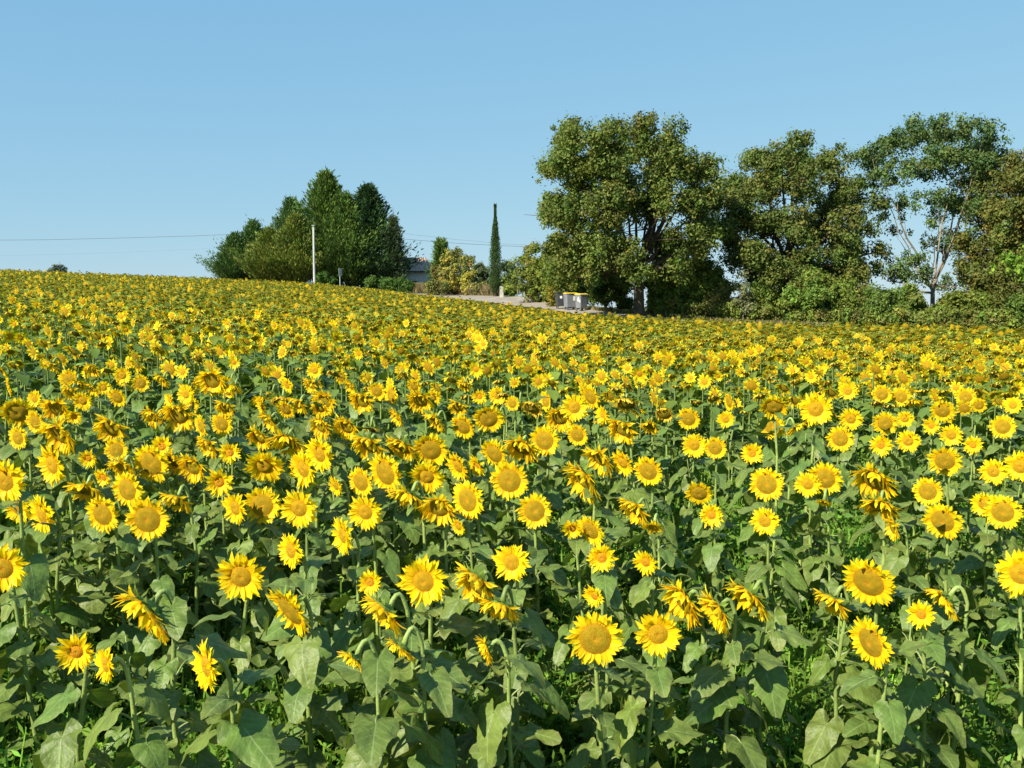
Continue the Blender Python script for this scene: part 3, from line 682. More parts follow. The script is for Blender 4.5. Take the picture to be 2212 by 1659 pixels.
tree('leafy_tree', 'bright yellow-green branchy tree poking in at the right edge', 'tree', 43, (2270, 735),
 [(2205,560,20),(2235,575,30),(2190,575,14),(2275,560,40),(2260,610,40),(2300,640,50)], [(.19,.30,.035),(.16,.27,.03)], 5, .12, 360, 26, .10, limbs=6, cr=.35)

def shrub(name, label, cat, d, blobs, cols, seed, nclump=220, nleaf=26, size=.10, cr=.35, group=None, base=None, depth=1., stems=8, flat=1.):
    """a bush: leaf clumps over a few woody stems rising from one foot"""
    r = RS(seed); u = d / F; nclump = int(nclump * 1.7); blobs = [(a_, b_, c_ * 1.12) for a_, b_, c_ in blobs]; cx = float(np.mean([b[0] for b in blobs])); B = []
    lo = max(b[1] + b[2] for b in blobs)
    bp = P(cx, lo, d); bp[2] = float(G(bp[0], bp[1])) - .05
    for (px, py, rr_) in blobs:
        q = P(px, py, d); R = rr_ * u
        for j in (-1, 1): B.append((q[0] + r.normal() * .1, q[1] + j * R * .5 * depth, q[2], R * r.uniform(.85, 1)))
    zlow = min(b[2] - b[3] for b in B)
    if zlow > bp[2] + .2:
        for (px, py, rr_) in blobs:
            q = P(px, py, d); B.append((q[0], q[1], (bp[2] + q[2] - rr_ * u) / 2, max((q[2] - rr_ * u - bp[2]) * .6, rr_ * u * .8)))
    root = empty(name, bp, label, cat, group)
    V, Q, Cc = leaf_cloud(B, nclump, nleaf, size, cols, r, cr, flat)
    V[:, 2] = np.maximum(V[:, 2], G(V[:, 0], V[:, 1]) - .03)
    obj('crown', mkmesh('crown', V - bp, Q, Cc, [M_tree], smooth=False), root)
    mb = MB()
    for i in range(stems):
        b = B[r.randint(len(B))]; e = np.array(b[:3]) - bp; tv, tq = tube(bez((r.normal() * .1, r.normal() * .1, -.1), e * .5 + r.normal(size=3) * .15, e, 6), np.linspace(.05, .012, 6), 5); mb.add(tv, tq, (.10, .08, .055))
    obj('stem', mb.mesh('stem', [M_bark]), root)
    return root
GH = 'bushes of the hedge below the large trees'
HG = [(.135, .21, .034), (.155, .23, .038), (.11, .18, .032), (.18, .22, .042)]
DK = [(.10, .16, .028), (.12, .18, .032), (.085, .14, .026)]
YG = [(.16, .20, .03), (.13, .175, .03), (.19, .20, .035)]
BR = [(.165, .18, .045), (.20, .185, .06), (.14, .165, .036)]
shrub('pine_bush', 'pale yellow-green pine bush right of the small fence', 'bush', 84, [(1135,560,14),(1150,540,18),(1160,575,26),(1145,590,18),(1170,610,28),(1185,560,20)], YG, 31, 330, 26, .11, group=None)
shrub('shrub', 'bright yellow-green upright bush at the left foot of the biggest oak', 'bush', 79, [(1203,540,14),(1205,570,16),(1212,600,18),(1200,625,14),(1210,520,9)], [(.17,.22,.03),(.20,.24,.03)], 32, 200, 26, .09)
shrub('shrub', 'low bush with yellowing leaves beside the dark bin', 'bush', 78, [(1196,628,9),(1205,612,8),(1188,640,8)], [(.34,.27,.03),(.2,.2,.03)], 33, 60, 24, .08, stems=4)
shrub('shrub', 'tall green bush right behind the bins', 'bush', 79, [(1240,560,34),(1250,600,34),(1235,630,22),(1270,640,24),(1220,585,24)], HG, 34, 420, 26, .11)
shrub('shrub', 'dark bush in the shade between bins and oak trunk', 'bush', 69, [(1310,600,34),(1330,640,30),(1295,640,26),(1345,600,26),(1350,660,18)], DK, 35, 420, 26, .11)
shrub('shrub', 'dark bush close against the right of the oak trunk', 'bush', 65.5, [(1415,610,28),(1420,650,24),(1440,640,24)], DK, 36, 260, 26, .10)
HED = [(1465,598,44,HG,'mid green bush right of the biggest oak, its top touching the crown'),(1525,600,42,HG,'green bush second to the right of the oak trunk'),
 (1490,655,30,YG,'light green bush low in front of the hedge, right of the oak'),(1548,650,30,BR,'brownish bush between light green bush and thin sapling'),
 (1645,642,36,HG,'green bush just right of the thin sapling'),(1690,660,32,BR,'dull bush under the left half of the second oak'),
 (1745,632,48,HG,'tall bright bush under the middle of the second oak'),(1805,642,40,HG,'green bush under the right half of the second oak'),
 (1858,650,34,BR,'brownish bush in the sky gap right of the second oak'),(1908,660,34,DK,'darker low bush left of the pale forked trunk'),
 (1955,650,34,HG,'pointed green bush close left of the pale trunk'),(2010,694,18,HG,'low bush in front of the pale trunk foot'),
 (2060,665,32,YG,'light bush just right of the pale trunk'),(2110,665,34,HG,'green bush left of the rust leaved tree'),
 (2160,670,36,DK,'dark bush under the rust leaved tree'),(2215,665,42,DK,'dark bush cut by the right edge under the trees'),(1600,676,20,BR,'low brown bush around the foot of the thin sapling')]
for i, (px, py, rr_, cl, lab) in enumerate(HED):
    d = float(lut(px, T[:, 5])) + 1.5 + (i % 3) * .9
    shrub('shrub', lab, 'bush', d, [(px, py, rr_), (px - rr_ * .7, py + rr_ * .5, rr_ * .7), (px + rr_ * .7, py + rr_ * .45, rr_ * .7), (px + rr_ * .2, py - rr_ * .4, rr_ * .6), (px, py + rr_ * .8, rr_ * .6)], cl, 60 + i, int(90 + rr_ * 9), 26, .095, group=GH)
tree('sapling', 'thin greyish sapling rising above the hedge between the two oaks', 'tree', 61, (1605, 700), [(1600,620,12),(1612,640,13),(1590,650,12),(1605,595,8),(1618,665,12)], [(.2,.22,.10),(.16,.19,.07)], 90, .05, 70, 18, .09, limbs=8, bark=(.2,.17,.13), cr=.3)

r = RS(88); U_ = []
for px in np.arange(1400, 2290, 9.):
    if abs(px - 1382) < 20: continue
    d = float(lut(px, T[:, 5])) + .9 + r.uniform(-.3, .5); q = P(px, 0, d); U_.append((q[0] + r.normal() * .1, q[1], float(G(q[0], q[1])) + r.uniform(.25, .8), r.uniform(.45, .8)))
V, Q, Cc = leaf_cloud(U_, 2600, 24, .09, YG + HG + BR, r, .32); V[:, 2] = np.maximum(V[:, 2], G(V[:, 0], V[:, 1]) - .02)
tag(obj('undergrowth', mkmesh('undergrowth', V, Q, Cc, [M_tree], smooth=False)), 'low tangled green undergrowth along the foot of the hedge', 'undergrowth', kind='stuff')

# conifers: sprays rising outwards from a central trunk
def conifer(name, label, d, cx, basey, topy, width, cols, seed, n=260, rise=.75, prof=.75, group=None, spray=.5, low=.02, lead=0., cat='conifer', dens=32, jag=.28):
    r = RS(seed); d = d + (4 if prof != 'col' else 0); u = d / F; width = width * (1.36 if prof != 'col' else 1); bp = P(cx, basey, d); bp[2] = float(G(bp[0], bp[1])) - .05
    top = P(cx, topy, d); H = top[2] - bp[2]; W = width * u / 2
    root = empty(name, bp, label, cat, group)
    mb = MB(); tv, tq = tube([(0, 0, -.2), (0, 0, H * .5), (0, 0, H * .97 + lead)], [.02 * H + .03, .012 * H + .02, .015], 7); mb.add(tv, tq, (.10, .075, .05)); Vs, Cs = [], []
    for i in range(n):
        t = low + (1 - low) * (i + r.rand()) / n; a = i * 2.39996 + r.normal() * .3
        if prof == 'col': wdt = W * np.interp(t, [0, .08, .35, .7, 1.], [.8, .97, .93, .46, -.1])
        else: wdt = W * 1.12 * (1 - t) ** prof
        wdt *= 1 + r.normal() * jag; wdt = max(wdt, .08)
        z0 = t * H; rs = rise * wdt; hor = np.array([cos(a), sin(a), 0]); m = dens
        z0 = max(z0 - rs * .8, .1)
        k = r.rand(m) ** .5; c = hor * (wdt * k)[:, None]; c[:, 2] = z0 + rs * k ** 1.3
        c += r.normal(size=(m, 3)) * (spray * .45 + .10 * (1 - k)[:, None] * spray) * (min(1, wdt / .45) if prof == 'col' else 1); c[:, 2] = np.clip(c[:, 2], 0, H * 1.06)
        dr = hor[None] * 1.0 + np.array([0, 0, 1.]) * (rise * .9 + .25) + r.normal(size=(m, 3)) * .35; dr /= np.linalg.norm(dr, axis=1)[:, None]
        sd_ = np.cross(dr, r.normal(size=(m, 3))); sd_ /= np.linalg.norm(sd_, axis=1)[:, None]
        L_ = spray * r.uniform(.5, 1.1, (m, 1)); w_ = L_ * r.uniform(.09, .17, (m, 1))
        Vs.append(np.stack([c, c + dr * L_ * .45 + sd_ * w_, c + dr * L_, c + dr * L_ * .45 - sd_ * w_], 1).reshape(-1, 3))
        cb = np.array(cols[r.randint(len(cols))]) * r.uniform(.75, 1.25); Cs.append(np.repeat(cb[None] * r.uniform(.85, 1.15, (m, 1)), 4, 0))
        if i % 5 == 0 and wdt > .5:
            tv, tq = tube([(0, 0, z0), hor * wdt * .5 + (0, 0, z0 + rs * .35), hor * wdt * .9 + (0, 0, z0 + rs * .8)], [.04, .025, .01], 4, False); mb.add(tv, tq, (.10, .075, .05))
    if prof != 'col':      # side leaders that give the ragged peaks
        for j in range(int(12 + W * 5)):
            t = r.uniform(.25, .78); a = r.uniform(0, 6.28); wd_ = W * 1.12 * (1 - t) ** prof * r.uniform(.45, .95)
            c0_ = np.array([cos(a) * wd_, sin(a) * wd_, t * H]); h_ = r.uniform(.9, 2.0) * (H / 9); m = 80; k = r.rand(m)
            ln = np.array([cos(a) * .35, sin(a) * .35, 1.])
            c = c0_ + ln * (k * h_)[:, None] + r.normal(size=(m, 3)) * (.19 * (1 - k) + .02)[:, None] * (H / 9)
            dr = ln[None] + r.normal(size=(m, 3)) * .45; dr /= np.linalg.norm(dr, axis=1)[:, None]
            sd_ = np.cross(dr, r.normal(size=(m, 3))); sd_ /= np.linalg.norm(sd_, axis=1)[:, None]; L_ = spray * r.uniform(.5, 1., (m, 1)); w_ = L_ * .13
            Vs.append(np.stack([c, c + dr * L_ * .45 + sd_ * w_, c + dr * L_, c + dr * L_ * .45 - sd_ * w_], 1).reshape(-1, 3))
            cb = np.array(cols[r.randint(len(cols))]) * r.uniform(.85, 1.3); Cs.append(np.repeat(cb[None] * r.uniform(.85, 1.15, (m, 1)), 4, 0))
    V = np.concatenate(Vs); obj('crown', mkmesh('crown', V, np.arange(len(V)).reshape(-1, 4), np.concatenate(Cs), [M_conif], smooth=False), root)
    obj('trunk', mb.mesh('trunk', [M_bark]), root)
    return root
GC = 'conifers of the clump beside the house'
GRN = [(.08, .15, .04), (.09, .165, .045), (.065, .13, .04)]
MID = [(.095, .165, .03), (.075, .145, .03), (.115, .175, .033)]
OLV = [(.155, .20, .034), (.13, .18, .032), (.175, .195, .038)]
DRK = [(.035, .08, .028), (.045, .09, .03), (.03, .07, .025)]
conifer('conifer', 'lowest blue-green conifer at the left end of the clump', 108, 510, 606, 512, 82, GRN, 201, 420, .8, .85, GC)
conifer('conifer', 'short blue-green conifer, second from the left end of the clump', 109, 550, 606, 484, 80, GRN, 202, 420, .9, .85, GC)
conifer('conifer', 'olive-yellow conifer low in front of the left part of the clump', 105.5, 583, 608, 500, 95, OLV, 203, 480, .9, .8, GC)
conifer('conifer', 'dark spiky conifer with twin tips behind the olive ones', 110, 630, 608, 434, 85, GRN, 204, 480, .8, .85, GC)
conifer('conifer', 'olive-brown conifer just left of the white pole', 105, 640, 610, 470, 95, OLV, 205, 520, .9, .8, GC)
conifer('conifer', 'tallest bright green conifer with ragged peak, right behind the white pole', 109, 708, 612, 380, 150, MID, 206, 1000, .85, .85, GC, spray=.6)
conifer('conifer', 'green conifer between the tallest one and the dark one', 107.5, 750, 612, 425, 110, MID, 207, 640, .7, .8, GC)
conifer('conifer', 'dark green conifer with a leaning top at the right of the clump', 109, 797, 614, 408, 118, DRK, 208, 850, .6, .75, GC, spray=.6)
conifer('fir_tree', 'grey-green fir with a thin bare leader overhanging the house', 107, 851, 618, 472, 42, [(.10,.13,.07),(.07,.10,.045),(.055,.085,.04)], 209, 420, .25, .7, None, spray=.35, lead=1.6)
conifer('conifer', 'small pointed evergreen right of the tiled roof', 108, 953, 622, 523, 30, MID, 210, 260, .6, .7)
conifer('cypress_tree', 'tall narrow pencil cypress by the concrete post', 95, 1070, 638, 443, 25, [(.05,.10,.028),(.06,.115,.03),(.045,.085,.025)], 211, 900, 2.6, 'col', cat='cypress', spray=.2, dens=20, jag=.06, low=.0)

shrub('shrub', 'pale yellow leaved bush right of the house', 'bush', 101, [(965,560,17),(985,570,18),(975,592,18),(960,590,13)], [(.44,.39,.08),(.36,.33,.06),(.20,.21,.05)], 301, 190, 22, .12)
shrub('shrub', 'small pale yellow bush, lower right of the bigger yellow one', 'bush', 100, [(1010,600,11),(1016,592,8),(1004,610,8)], [(.44,.39,.08),(.35,.32,.05)], 302, 70, 22, .11, stems=4)
shrub('shrub', 'rounded olive bush behind the pale yellow bush', 'bush', 106, [(985,555,20),(1005,570,24),(1010,600,22),(950,590,20)], BR, 303, 260, 24, .13)
shrub('shrub', 'grey-green bush left of the pencil cypress', 'bush', 104, [(1035,580,14),(1040,600,18),(1052,590,14)], [(.10,.13,.05),(.08,.11,.04)], 304, 150, 24, .12)
shrub('shrub', 'dark green tree-like bush right of the pencil cypress', 'bush', 103, [(1092,575,14),(1100,595,18),(1095,615,18),(1108,580,9)], [(.06,.095,.035),(.07,.11,.035)], 305, 200, 24, .12)
shrub('shrub', 'fresh green low bush between concrete post and fence', 'bush', 96, [(1102,625,10),(1110,630,9),(1096,632,7)], [(.12,.20,.03),(.09,.15,.025)], 306, 80, 22, .09, stems=4)
shrub('hedge', 'clipped bright green low hedge in front of the house', 'hedge', 103, [(835,614,11),(850,612,12),(868,612,12),(884,615,9)], [(.075,.15,.025),(.06,.12,.02)], 307, 240, 24, .09)
shrub('shrub', 'small bright green bush at the foot of the dark conifer', 'bush', 104, [(796,612,9),(806,610,9)], [(.09,.17,.03)], 308, 70, 22, .09, stems=4)
shrub('shrub', 'bright green bush at the foot of the white pole', 'bush', 105.5, [(690,600,9),(703,598,11),(714,604,8)], [(.08,.17,.03)], 309, 90, 22, .09, stems=4)
shrub('shrub', 'weedy olive bush at the roadside under the pale yellow bush', 'bush', 98.5, [(925,620,10),(940,616,11),(960,620,10),(1030,620,10),(1045,617,9)], BR, 310, 170, 22, .10)
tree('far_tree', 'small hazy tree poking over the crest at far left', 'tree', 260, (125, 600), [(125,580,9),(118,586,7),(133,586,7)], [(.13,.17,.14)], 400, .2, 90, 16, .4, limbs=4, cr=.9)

# ------------------------------------------------------------------ dry grass along the road
def tufts(name, label, cols_, dlo, dhi, n, h, seed, cl):
    r = RS(seed); px = r.uniform(*cols_, n); dF = lut(px, T[:, 5]); y = dF + r.uniform(dlo, dhi, n); x = (px - 1106) / F * y; z = G(x, y) - .02
    b = MB(); a = r.uniform(0, 6.28, n); w = .05; L_ = h * r.uniform(.4, 1.2, n); lean = r.normal(size=(n, 2)) * .25
    p = np.stack([x, y, z], 1); t = np.stack([np.cos(a), np.sin(a), 0 * a], 1) * w
    tip = p + np.stack([lean[:, 0] * L_, lean[:, 1] * L_, L_], 1)
    V = np.stack([p - t, p + t, tip + t * .25, tip - t * .25], 1).reshape(-1, 3)
    c = np.array(cl)[r.randint(len(cl), size=n)] * r.uniform(.8, 1.2, (n, 1))
    tag(obj(name, mkmesh(name, V, np.arange(n * 4).reshape(-1, 4), np.repeat(c, 4, 0), [M_straw], smooth=False)), label, 'grass', kind='stuff')
STR = [(.30, .24, .13), (.26, .2, .11), (.18, .18, .07), (.22, .16, .10)]
tufts('dry_grass', 'tall dry brown grass below the bushes between house and cypress', (895, 1082), -.6, 2.2, 9000, 1.05, 71, STR)
tufts('verge_grass', 'short dry grass on the verge beside the bins and under the oaks', (1150, 1800), -.7, 2.4, 14000, .28, 72, STR + [(.12, .16, .04)] * 2)

# ------------------------------------------------------------------ white pole, sign, post, fence, power line
M_conc = solid('pale_concrete', (.46, .44, .38), (.33, .31, .27), 3, .85, .2)
M_white = solid('white_pole_paint', (.46, .46, .45), (.34, .34, .33), 2, .6, .1)
M_grey = solid('grey_metal', (.45, .46, .46), (.33, .34, .34), 6, .45, 0, metal=.3)
M_wood = solid('grey_wood', (.30, .25, .18), (.2, .16, .12), 6, .85, .3)
def ground_pt(px, d):
    p = P(px, HZ, d); p[2] = float(G(p[0], p[1])); return p
b = ground_pt(680, 104.5); top = P(680, 488, 104.5); Hh = top[2] - b[2]
root = empty('utility_pole', b, 'tall white concrete pole standing in front of the conifers', 'pole')
mb = MB(); tv, tq = tube([(0, 0, -.3), (0, 0, Hh * .5), (0, 0, Hh)], [.15, .125, .10], 12); mb.add(tv, tq, (.8, .8, .8)); obj('shaft', mb.mesh('shaft', [M_white]), root)
mb = MB(); mb.box(-.17, .17, -.17, .17, Hh + .001, Hh + .10); obj('cap', mb.mesh('cap', [M_grey], False), root)
b = ground_pt(735, 104); topz = P(735, 580, 104)[2] - b[2]
root = empty('road_sign', b, 'small road sign turned nearly edge-on, right of the white pole', 'sign')
mb = MB(); tv, tq = tube([(0, 0, -.1), (0, 0, topz)], [.045, .045], 8); mb.add(tv, tq); obj('post', mb.mesh('post', [M_grey]), root)
mb = MB(); mb.box(-.36, .36, -.075, -.05, topz - .85, topz + .05); pl = obj('sign_plate', mb.mesh('sign_plate', [M_white], False), root); pl.rotation_euler[2] = rad(74)
b = ground_pt(1083.5, 92.5); h_ = P(1083, 618, 92.5)[2] - b[2]
root = empty('concrete_post', b, 'square pale concrete gate post beside the cypress', 'post')
mb = MB(); mb.box(-.19, .19, -.19, .19, -.1, h_ - .08, taper=-.0); mb.mesh; obj('shaft', mb.mesh('shaft', [M_conc], False), root)
mb = MB(); mb.box(-.15, .15, -.15, .15, h_ - .079, h_); obj('cap', mb.mesh('cap', [M_conc], False), root)
b = ground_pt(1118, 94); root = empty('fence', b, 'small wooden post and rail fence in the gap before the sky', 'fence')
p0 = b.copy(); offs = []
for px in (1118, 1129, 1144, 1156):
    q = ground_pt(px, 94); offs.append(q - p0); mb = MB(); mb.box(q[0] - p0[0] - .05, q[0] - p0[0] + .05, -.05, .05, q[2] - p0[2] - .1, q[2] - p0[2] + .72); obj('post', mb.mesh('post', [M_wood], False), root)
for hh in (.30, .62):
    mb = MB(); tv, tq = tube([offs[0] + (0, -.07, hh), offs[1] + (0, -.07, hh), offs[2] + (0, -.07, hh), offs[3] + (0, -.07, hh)], .028, 6); mb.add(tv, tq); obj('rail', mb.mesh('rail', [M_wood]), root)
# line pole behind the olive bush
b = ground_pt(986, 125); tp = P(986, 532, 125); root = empty('utility_pole', b, 'slim reddish pole top showing above the pale yellow bush', 'pole')
mb = MB(); tv, tq = tube([(0, 0, -.2), (0, 0, tp[2] - b[2])], [.12, .09], 8); mb.add(tv, tq); obj('shaft', mb.mesh('shaft', [solid('pole_wood', (.35, .2, .14), None, 5)]), root)
M_wire = solid('wire', (.09, .10, .11), (.07, .08, .09), 5, .6)
def wire(label, pts_, rr_):
    ctl = np.array([P(*p) for p in pts_]); n = 60; t = np.linspace(0, 1, n)
    c = np.stack([np.interp(t, np.linspace(0, 1, len(ctl)), ctl[:, k]) for k in range(3)], 1)
    c[:, 2] = np.convolve(np.pad(c[:, 2], 6, 'edge'), np.ones(13) / 13, 'valid')
    tv, tq = tube(c, rr_, 5); o = obj('power_line', mkmesh('power_line', tv, tq, None, [M_wire])); tag(o, label, 'cable', 'overhead wires crossing behind the conifers')
wire('upper overhead wire, crossing left of the conifer clump', [(-160,518,112),(60,519,114),(250,514.5,116),(420,509.5,118),(520,505.5,120),(640,500,121)], .019)
wire('faint lower overhead wire, left of the conifer clump', [(-160,556,170),(60,551,170),(250,546,170),(420,538,170),(520,533,170),(640,526,170)], .006)
wire('overhead wire running right from the fir to the big oak', [(760,508,123),(880,517,124),(986,526,125),(1080,530,126),(1190,536,126),(1300,540,126)], .022)
wire('fainter upper wire right of the fir, meeting the lower one', [(760,492,140),(880,506,141),(940,512,142),(986,517,143),(1080,526,143),(1300,538,143)], .013)

# ------------------------------------------------------------------ house
M_wall = solid('white_render', (.84, .78, .68), (.72, .66, .57), 1.5, .9, .2)
def tile_mat():
    m, n, b_ = newmat('roof_tiles'); L = n.links.new
    tc = nd(n, 'ShaderNodeTexCoord'); wv = nd(n, 'ShaderNodeTexWave'); wv.inputs['Scale'].default_value = 1.3; wv.inputs['Distortion'].default_value = .6; L(tc.outputs['Object'], wv.inputs['Vector'])
    nz = nd(n, 'ShaderNodeTexNoise'); nz.inputs['Scale'].default_value = 3; nz.inputs['Detail'].default_value = 6; L(tc.outputs['Object'], nz.inputs['Vector'])
    cr = nd(n, 'ShaderNodeValToRGB'); e = cr.color_ramp.elements; e[0].position = .3; e[0].color = (.26, .17, .12, 1); e[1].position = .7; e[1].color = (.55, .39, .29, 1); L(nz.outputs[0], cr.inputs[0]); L(cr.outputs[0], b_.inputs['Base Color'])
    bp = nd(n, 'ShaderNodeBump'); bp.inputs['Strength'].default_value = 1; bp.inputs['Distance'].default_value = .12; L(wv.outputs[0], bp.inputs['Height']); L(bp.outputs[0], b_.inputs['Normal']); b_.inputs['Roughness'].default_value = .9
    return m
M_tile = tile_mat(); M_dark = solid('dark_wood', (.10, .07, .05), None, 5)
q0 = P(928, 584, 119); q1 = P(800, 584, 119); gz0 = float(G(q0[0], q0[1])); gz0 = min(gz0, float(G(q1[0], q1[1]))) - .3
root = empty('house', (q0[0], q0[1], gz0), 'white house with brown tiled roof half hidden behind the dark conifers', 'house')
Wd = q0[0] - q1[0]; eh = q0[2] - gz0; rh = P(900, 556, 122)[2] - gz0; Dp = 6.0
mb = MB(); mb.box(-Wd, 0, 0, Dp, 0, eh - .08); obj('wall', mb.mesh('wall', [M_wall], False), root)
mb = MB(); ov = .35
A = [(-Wd - ov, -ov, eh - .1), (ov, -ov, eh - .1), (ov, Dp + ov, eh - .1), (-Wd - ov, Dp + ov, eh - .1), (-Wd + 1.6, Dp / 2, rh), (-.75, Dp / 2, rh)]
mb.add(A, [(0, 1, 5, 4), (2, 3, 4, 5)], (.5, .4, .3)); mb.add([A[1], A[2], A[5], (A[5][0], A[5][1] + .001, A[5][2])], [(0, 1, 3, 2)]); mb.add([A[3], A[0], A[4], (A[4][0], A[4][1] - .001, A[4][2])], [(0, 1, 3, 2)])
mb.add([(a[0], a[1], a[2] - .02) for a in A[:4]], [(3, 2, 1, 0)])
ro = obj('roof', mb.mesh('roof', [M_tile], False), root)
mb = MB(); mb.box(-Wd - ov, ov, -ov - .06, -ov - .002, eh - .24, eh - .09); obj('gutter', mb.mesh('gutter', [M_dark], False), ro)
for xx in (-2.6, -5.2):
    mb = MB(); mb.box(xx, xx + .9, -.03, .0 - .003, 1.0, 2.1); fr_ = obj('window', mb.mesh('window', [M_dark], False), root)
    mb = MB(); mb.box(xx + .08, xx + .42, -.045, -.032, 1.08, 2.02); mb.box(xx + .48, xx + .82, -.045, -.032, 1.08, 2.02); obj('pane', mb.mesh('pane', [solid('window_glass', (.05, .06, .07), None, 2, .1, spec=.8)], False), fr_)

# ------------------------------------------------------------------ wheeled bins
M_bing = solid('grey_plastic', (.21, .22, .24), (.17, .18, .20), 4, .45, 0, spec=.5)
M_bind = solid('dark_plastic', (.035, .037, .045), (.05, .052, .06), 4, .45, 0, spec=.5)
M_lidy = solid('yellow_plastic', (.80, .56, .03), (.66, .45, .03), 4, .45, 0, spec=.5)
M_lbl = solid('white_sticker', (.82, .82, .82), (.74, .74, .74), 9, .6)
M_rub = solid('rubber', (.02, .02, .02), None, 5, .8)
M_cast = solid('caster_metal', (.6, .6, .6), (.45, .45, .45), 8, .35, metal=.7)
def wbin(px, py, d, yaw, wd, dp, h, body, lid, label, lids=1., stickers=(), lid_tilt=0.):
    b = ground_pt(px, d); b[2] += .02; root = empty('wheeled_bin', b, label, 'bin', 'wheeled bins lined up by the road'); root.rotation_euler[2] = rad(yaw)
    mb = MB(); z0 = .20; x, y = wd / 2, dp / 2; t = .06
    # shell with pocketed corners: rounded footprint swept upwards
    prof = []
    for (sx, sy) in ((1, 1), (-1, 1), (-1, -1), (1, -1)):
        a0 = {(1, 1): 0, (-1, 1): 90, (-1, -1): 180, (1, -1): 270}[(sx, sy)]
        for a in (0, 30, 60, 90): prof.append((sx * (x - .09) + .09 * cos(rad(a0 + a)), sy * (y - .09) + .09 * sin(rad(a0 + a))))
    prof = np.array(prof); lev = [(z0, .86), (z0 + .1, .89), (h * .55, .94), (h - .16, .98), (h - .15, 1.03), (h - .085, 1.03)]
    V = np.concatenate([np.c_[prof * k, np.full(16, z)] for z, k in lev])
    Q = [(k * 16 + j, k * 16 + (j + 1) % 16, (k + 1) * 16 + (j + 1) % 16, (k + 1) * 16 + j) for k in range(len(lev) - 1) for j in range(16)] + [(0, 15, 14, 1), (1, 14, 13, 2), (2, 13, 12, 3), (3, 12, 11, 4), (4, 11, 10, 5), (5, 10, 9, 6), (6, 9, 8, 7)]
    mb.add(V, Q); bo = obj('body', mb.mesh('body', [body], False), root)
    mb = MB()    # domed lid
    prf = [(-y * 1.06, h - .07), (-y * .7, h - .03), (-y * .2, h - .004), (y * .35, h), (y * .8, h - .02), (y * 1.06, h - .065)]
    V = []
    for (yy, z) in prf: V += [(-x * 1.05, yy, z), (-x * 1.0, yy, z + .015), (x * 1.0, yy, z + .015), (x * 1.05, yy, z)]
    n = len(prf); V += [(v[0], v[1], h - .09) for v in V[::1] if abs(abs(v[0]) - x * 1.05) < 1e-6]
    Q = [(k * 4 + j, k * 4 + j + 1, (k + 1) * 4 + j + 1, (k + 1) * 4 + j) for k in range(n - 1) for j in range(3)]
    o_ = n * 4
    Q += [(k * 4, (k + 1) * 4, o_ + (k + 1) * 2, o_ + k * 2) for k in range(n - 1)] + [(k * 4 + 3, o_ + k * 2 + 1, o_ + (k + 1) * 2 + 1, (k + 1) * 4 + 3) for k in range(n - 1)]
    Q += [(0, 3, o_ + 1, o_), ((n - 1) * 4, o_ + (n - 1) * 2, o_ + (n - 1) * 2 + 1, (n - 1) * 4 + 3)]
    mb.add(V, Q); lo = obj('lid', mb.mesh('lid', [lid], False), root); lo.rotation_euler[0] = rad(lid_tilt)
    mb = MB(); tv, tq = tube([(-x * .6, -y * 1.12, h - .08), (x * .6, -y * 1.12, h - .08)], .018, 6); mb.add(tv, tq); obj('handle', mb.mesh('handle', [lid], True), lo)
    for sx in (-1, 1):
        mb = MB(); tv, tq = tube([(sx * x * 1.02, 0, h - .28), (sx * (x + .09), 0, h - .28)], .035, 8); mb.add(tv, tq); obj('trunnion', mb.mesh('trunnion', [body]), root)
    for sx in (-1, 1):
        for sy in (-1, 1):
            cx, cy = sx * x * .72, sy * y * .72; mb = MB(); tv, tq = tube([(cx - .025, cy, .10), (cx + .025, cy, .10)], .10, 14); mb.add(tv, tq); wh = obj('wheel', mb.mesh('wheel', [M_rub], False), root)
            mb = MB(); mb.box(cx - .045, cx - .03, cy - .035, cy + .035, .09, .21); mb.box(cx + .03, cx + .045, cy - .035, cy + .035, .09, .21); tv, tq = tube([(cx - .03, cy, .10), (cx + .03, cy, .10)], .05, 10); mb.add(tv, tq); obj('caster', mb.mesh('caster', [M_cast], False), wh)
    for (face, u0, u1, z1, z2) in stickers:
        mb = MB()
        k1, k2 = np.interp([z1, z2], [l[0] for l in lev], [l[1] for l in lev])
        if face == 'front': V = [(u0, -y * k1 - .012, z1), (u1, -y * k1 - .012, z1), (u1, -y * k2 - .012, z2), (u0, -y * k2 - .012, z2)]
        else: V = [(-x * k1 - .012, -u0, z1), (-x * k1 - .012, -u1, z1), (-x * k2 - .012, -u1, z2), (-x * k2 - .012, -u0, z2)]
        V2 = [((v[0], v[1] + .01, v[2]) if face == 'front' else (v[0] + .01, v[1], v[2])) for v in V]
        mb.add(V + V2, [(0, 1, 2, 3), (4, 7, 6, 5), (0, 4, 5, 1), (1, 5, 6, 2), (2, 6, 7, 3), (3, 7, 4, 0)]); obj('sticker', mb.mesh('sticker', [M_lbl], False), bo)
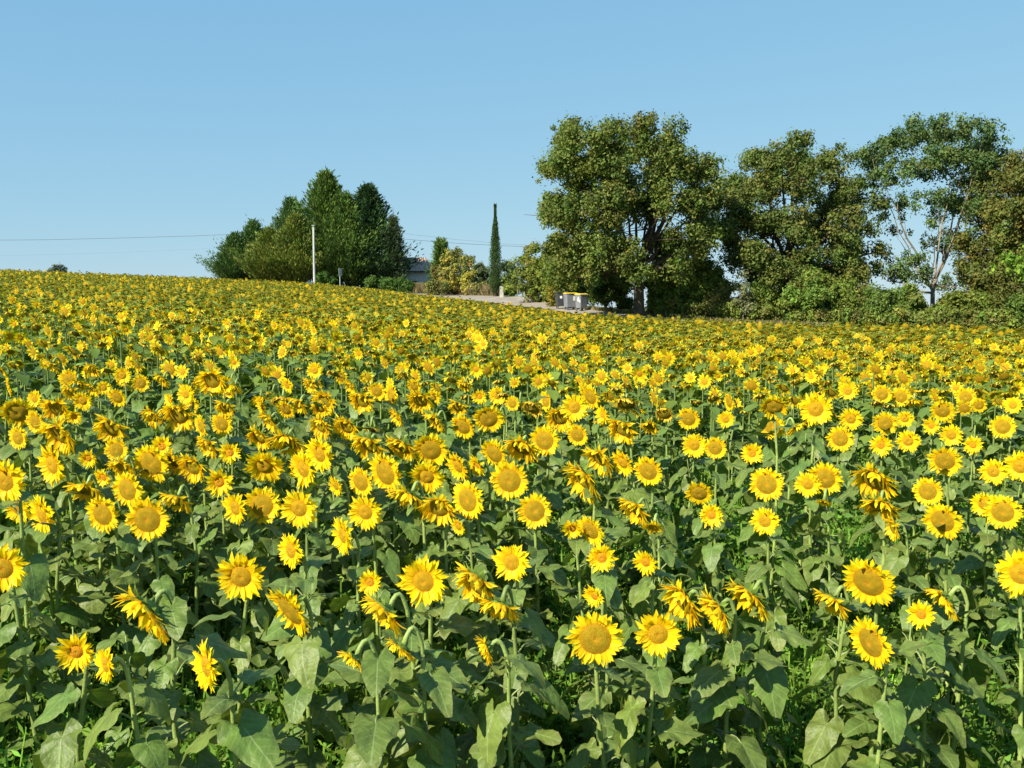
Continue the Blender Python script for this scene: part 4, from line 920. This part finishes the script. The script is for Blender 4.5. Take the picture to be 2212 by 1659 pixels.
wbin(1213, 0, 75.2, 8, .95, .75, 1.38, M_bind, M_bind, 'dark charcoal bin with dark lid at the left end of the three', stickers=[('front', -.20, -.02, .82, 1.02)])
wbin(1232, 0, 73.8, 20, .98, .72, 1.34, M_bing, M_lidy, 'grey bin with yellow lid between the dark bin and the last one', stickers=[('front', .10, .26, .72, 1.06), ('front', .32, .42, .58, .80)])
wbin(1256, 0, 72.0, 38, .82, .66, 1.32, M_bing, M_lidy, 'grey bin with bright yellow lid at the right end of the three', stickers=[('side', .0, .16, .72, 1.06), ('side', .22, .30, .62, .86), ])

# ------------------------------------------------------------------ labels that single each sunflower out
KW = {'fresh': 'fresh bright sunflower', 'open': 'sunflower with a broad open disc', 'young': 'small newly opened sunflower', 'ragged': 'sunflower with crumpled petals', 'spent': 'fading sunflower with shrivelled petals', 'leafy': 'leafy flowerless sunflower plant'}
used = set()
GRP = 'sunflowers standing in the near rows of the field'
for (o, hp, n_, R, kind, lab) in FLOWERS:
    if hp is not None:
        px, py = proj(hp); v = np.array([0, 0, CAMZ]) - hp; v /= np.linalg.norm(v); f = float(np.dot(v, n_))
        pose = 'facing the camera' if f > .85 else ('nodding' if n_[2] < -.5 else ('turned left' if f > .3 else 'seen edge-on'))
    else:
        b_ = np.array(o.location); px, py = proj(b_ + np.array([0, 0, float(n_)])); pose = ''
    if not lab:
        X_, Y_ = px / 22.12, py / 16.59
        for fm in ('%.0f', '%.1f', '%.2f'):
            place = (fm + '%% across, ' + fm + '%% down the photo') % (X_, Y_)
            if px < 0: place = ('just outside the left edge, ' + fm + '%% down') % Y_
            if px > 2212: place = ('just outside the right edge, ' + fm + '%% down') % Y_
            if py > 1659: place = ('with its top below the bottom edge, ' + fm + '%% across') % X_
            lab = (KW[kind] + (' ' + pose if pose else '') + ', ' + place)
            if lab not in used: break
    used.add(lab); tag(o, lab, 'sunflower', GRP)
print('plants', len(FLOWERS), 'field', N, 'last', last, 'tris', sum(len(q) for q in field.Q) * 2)
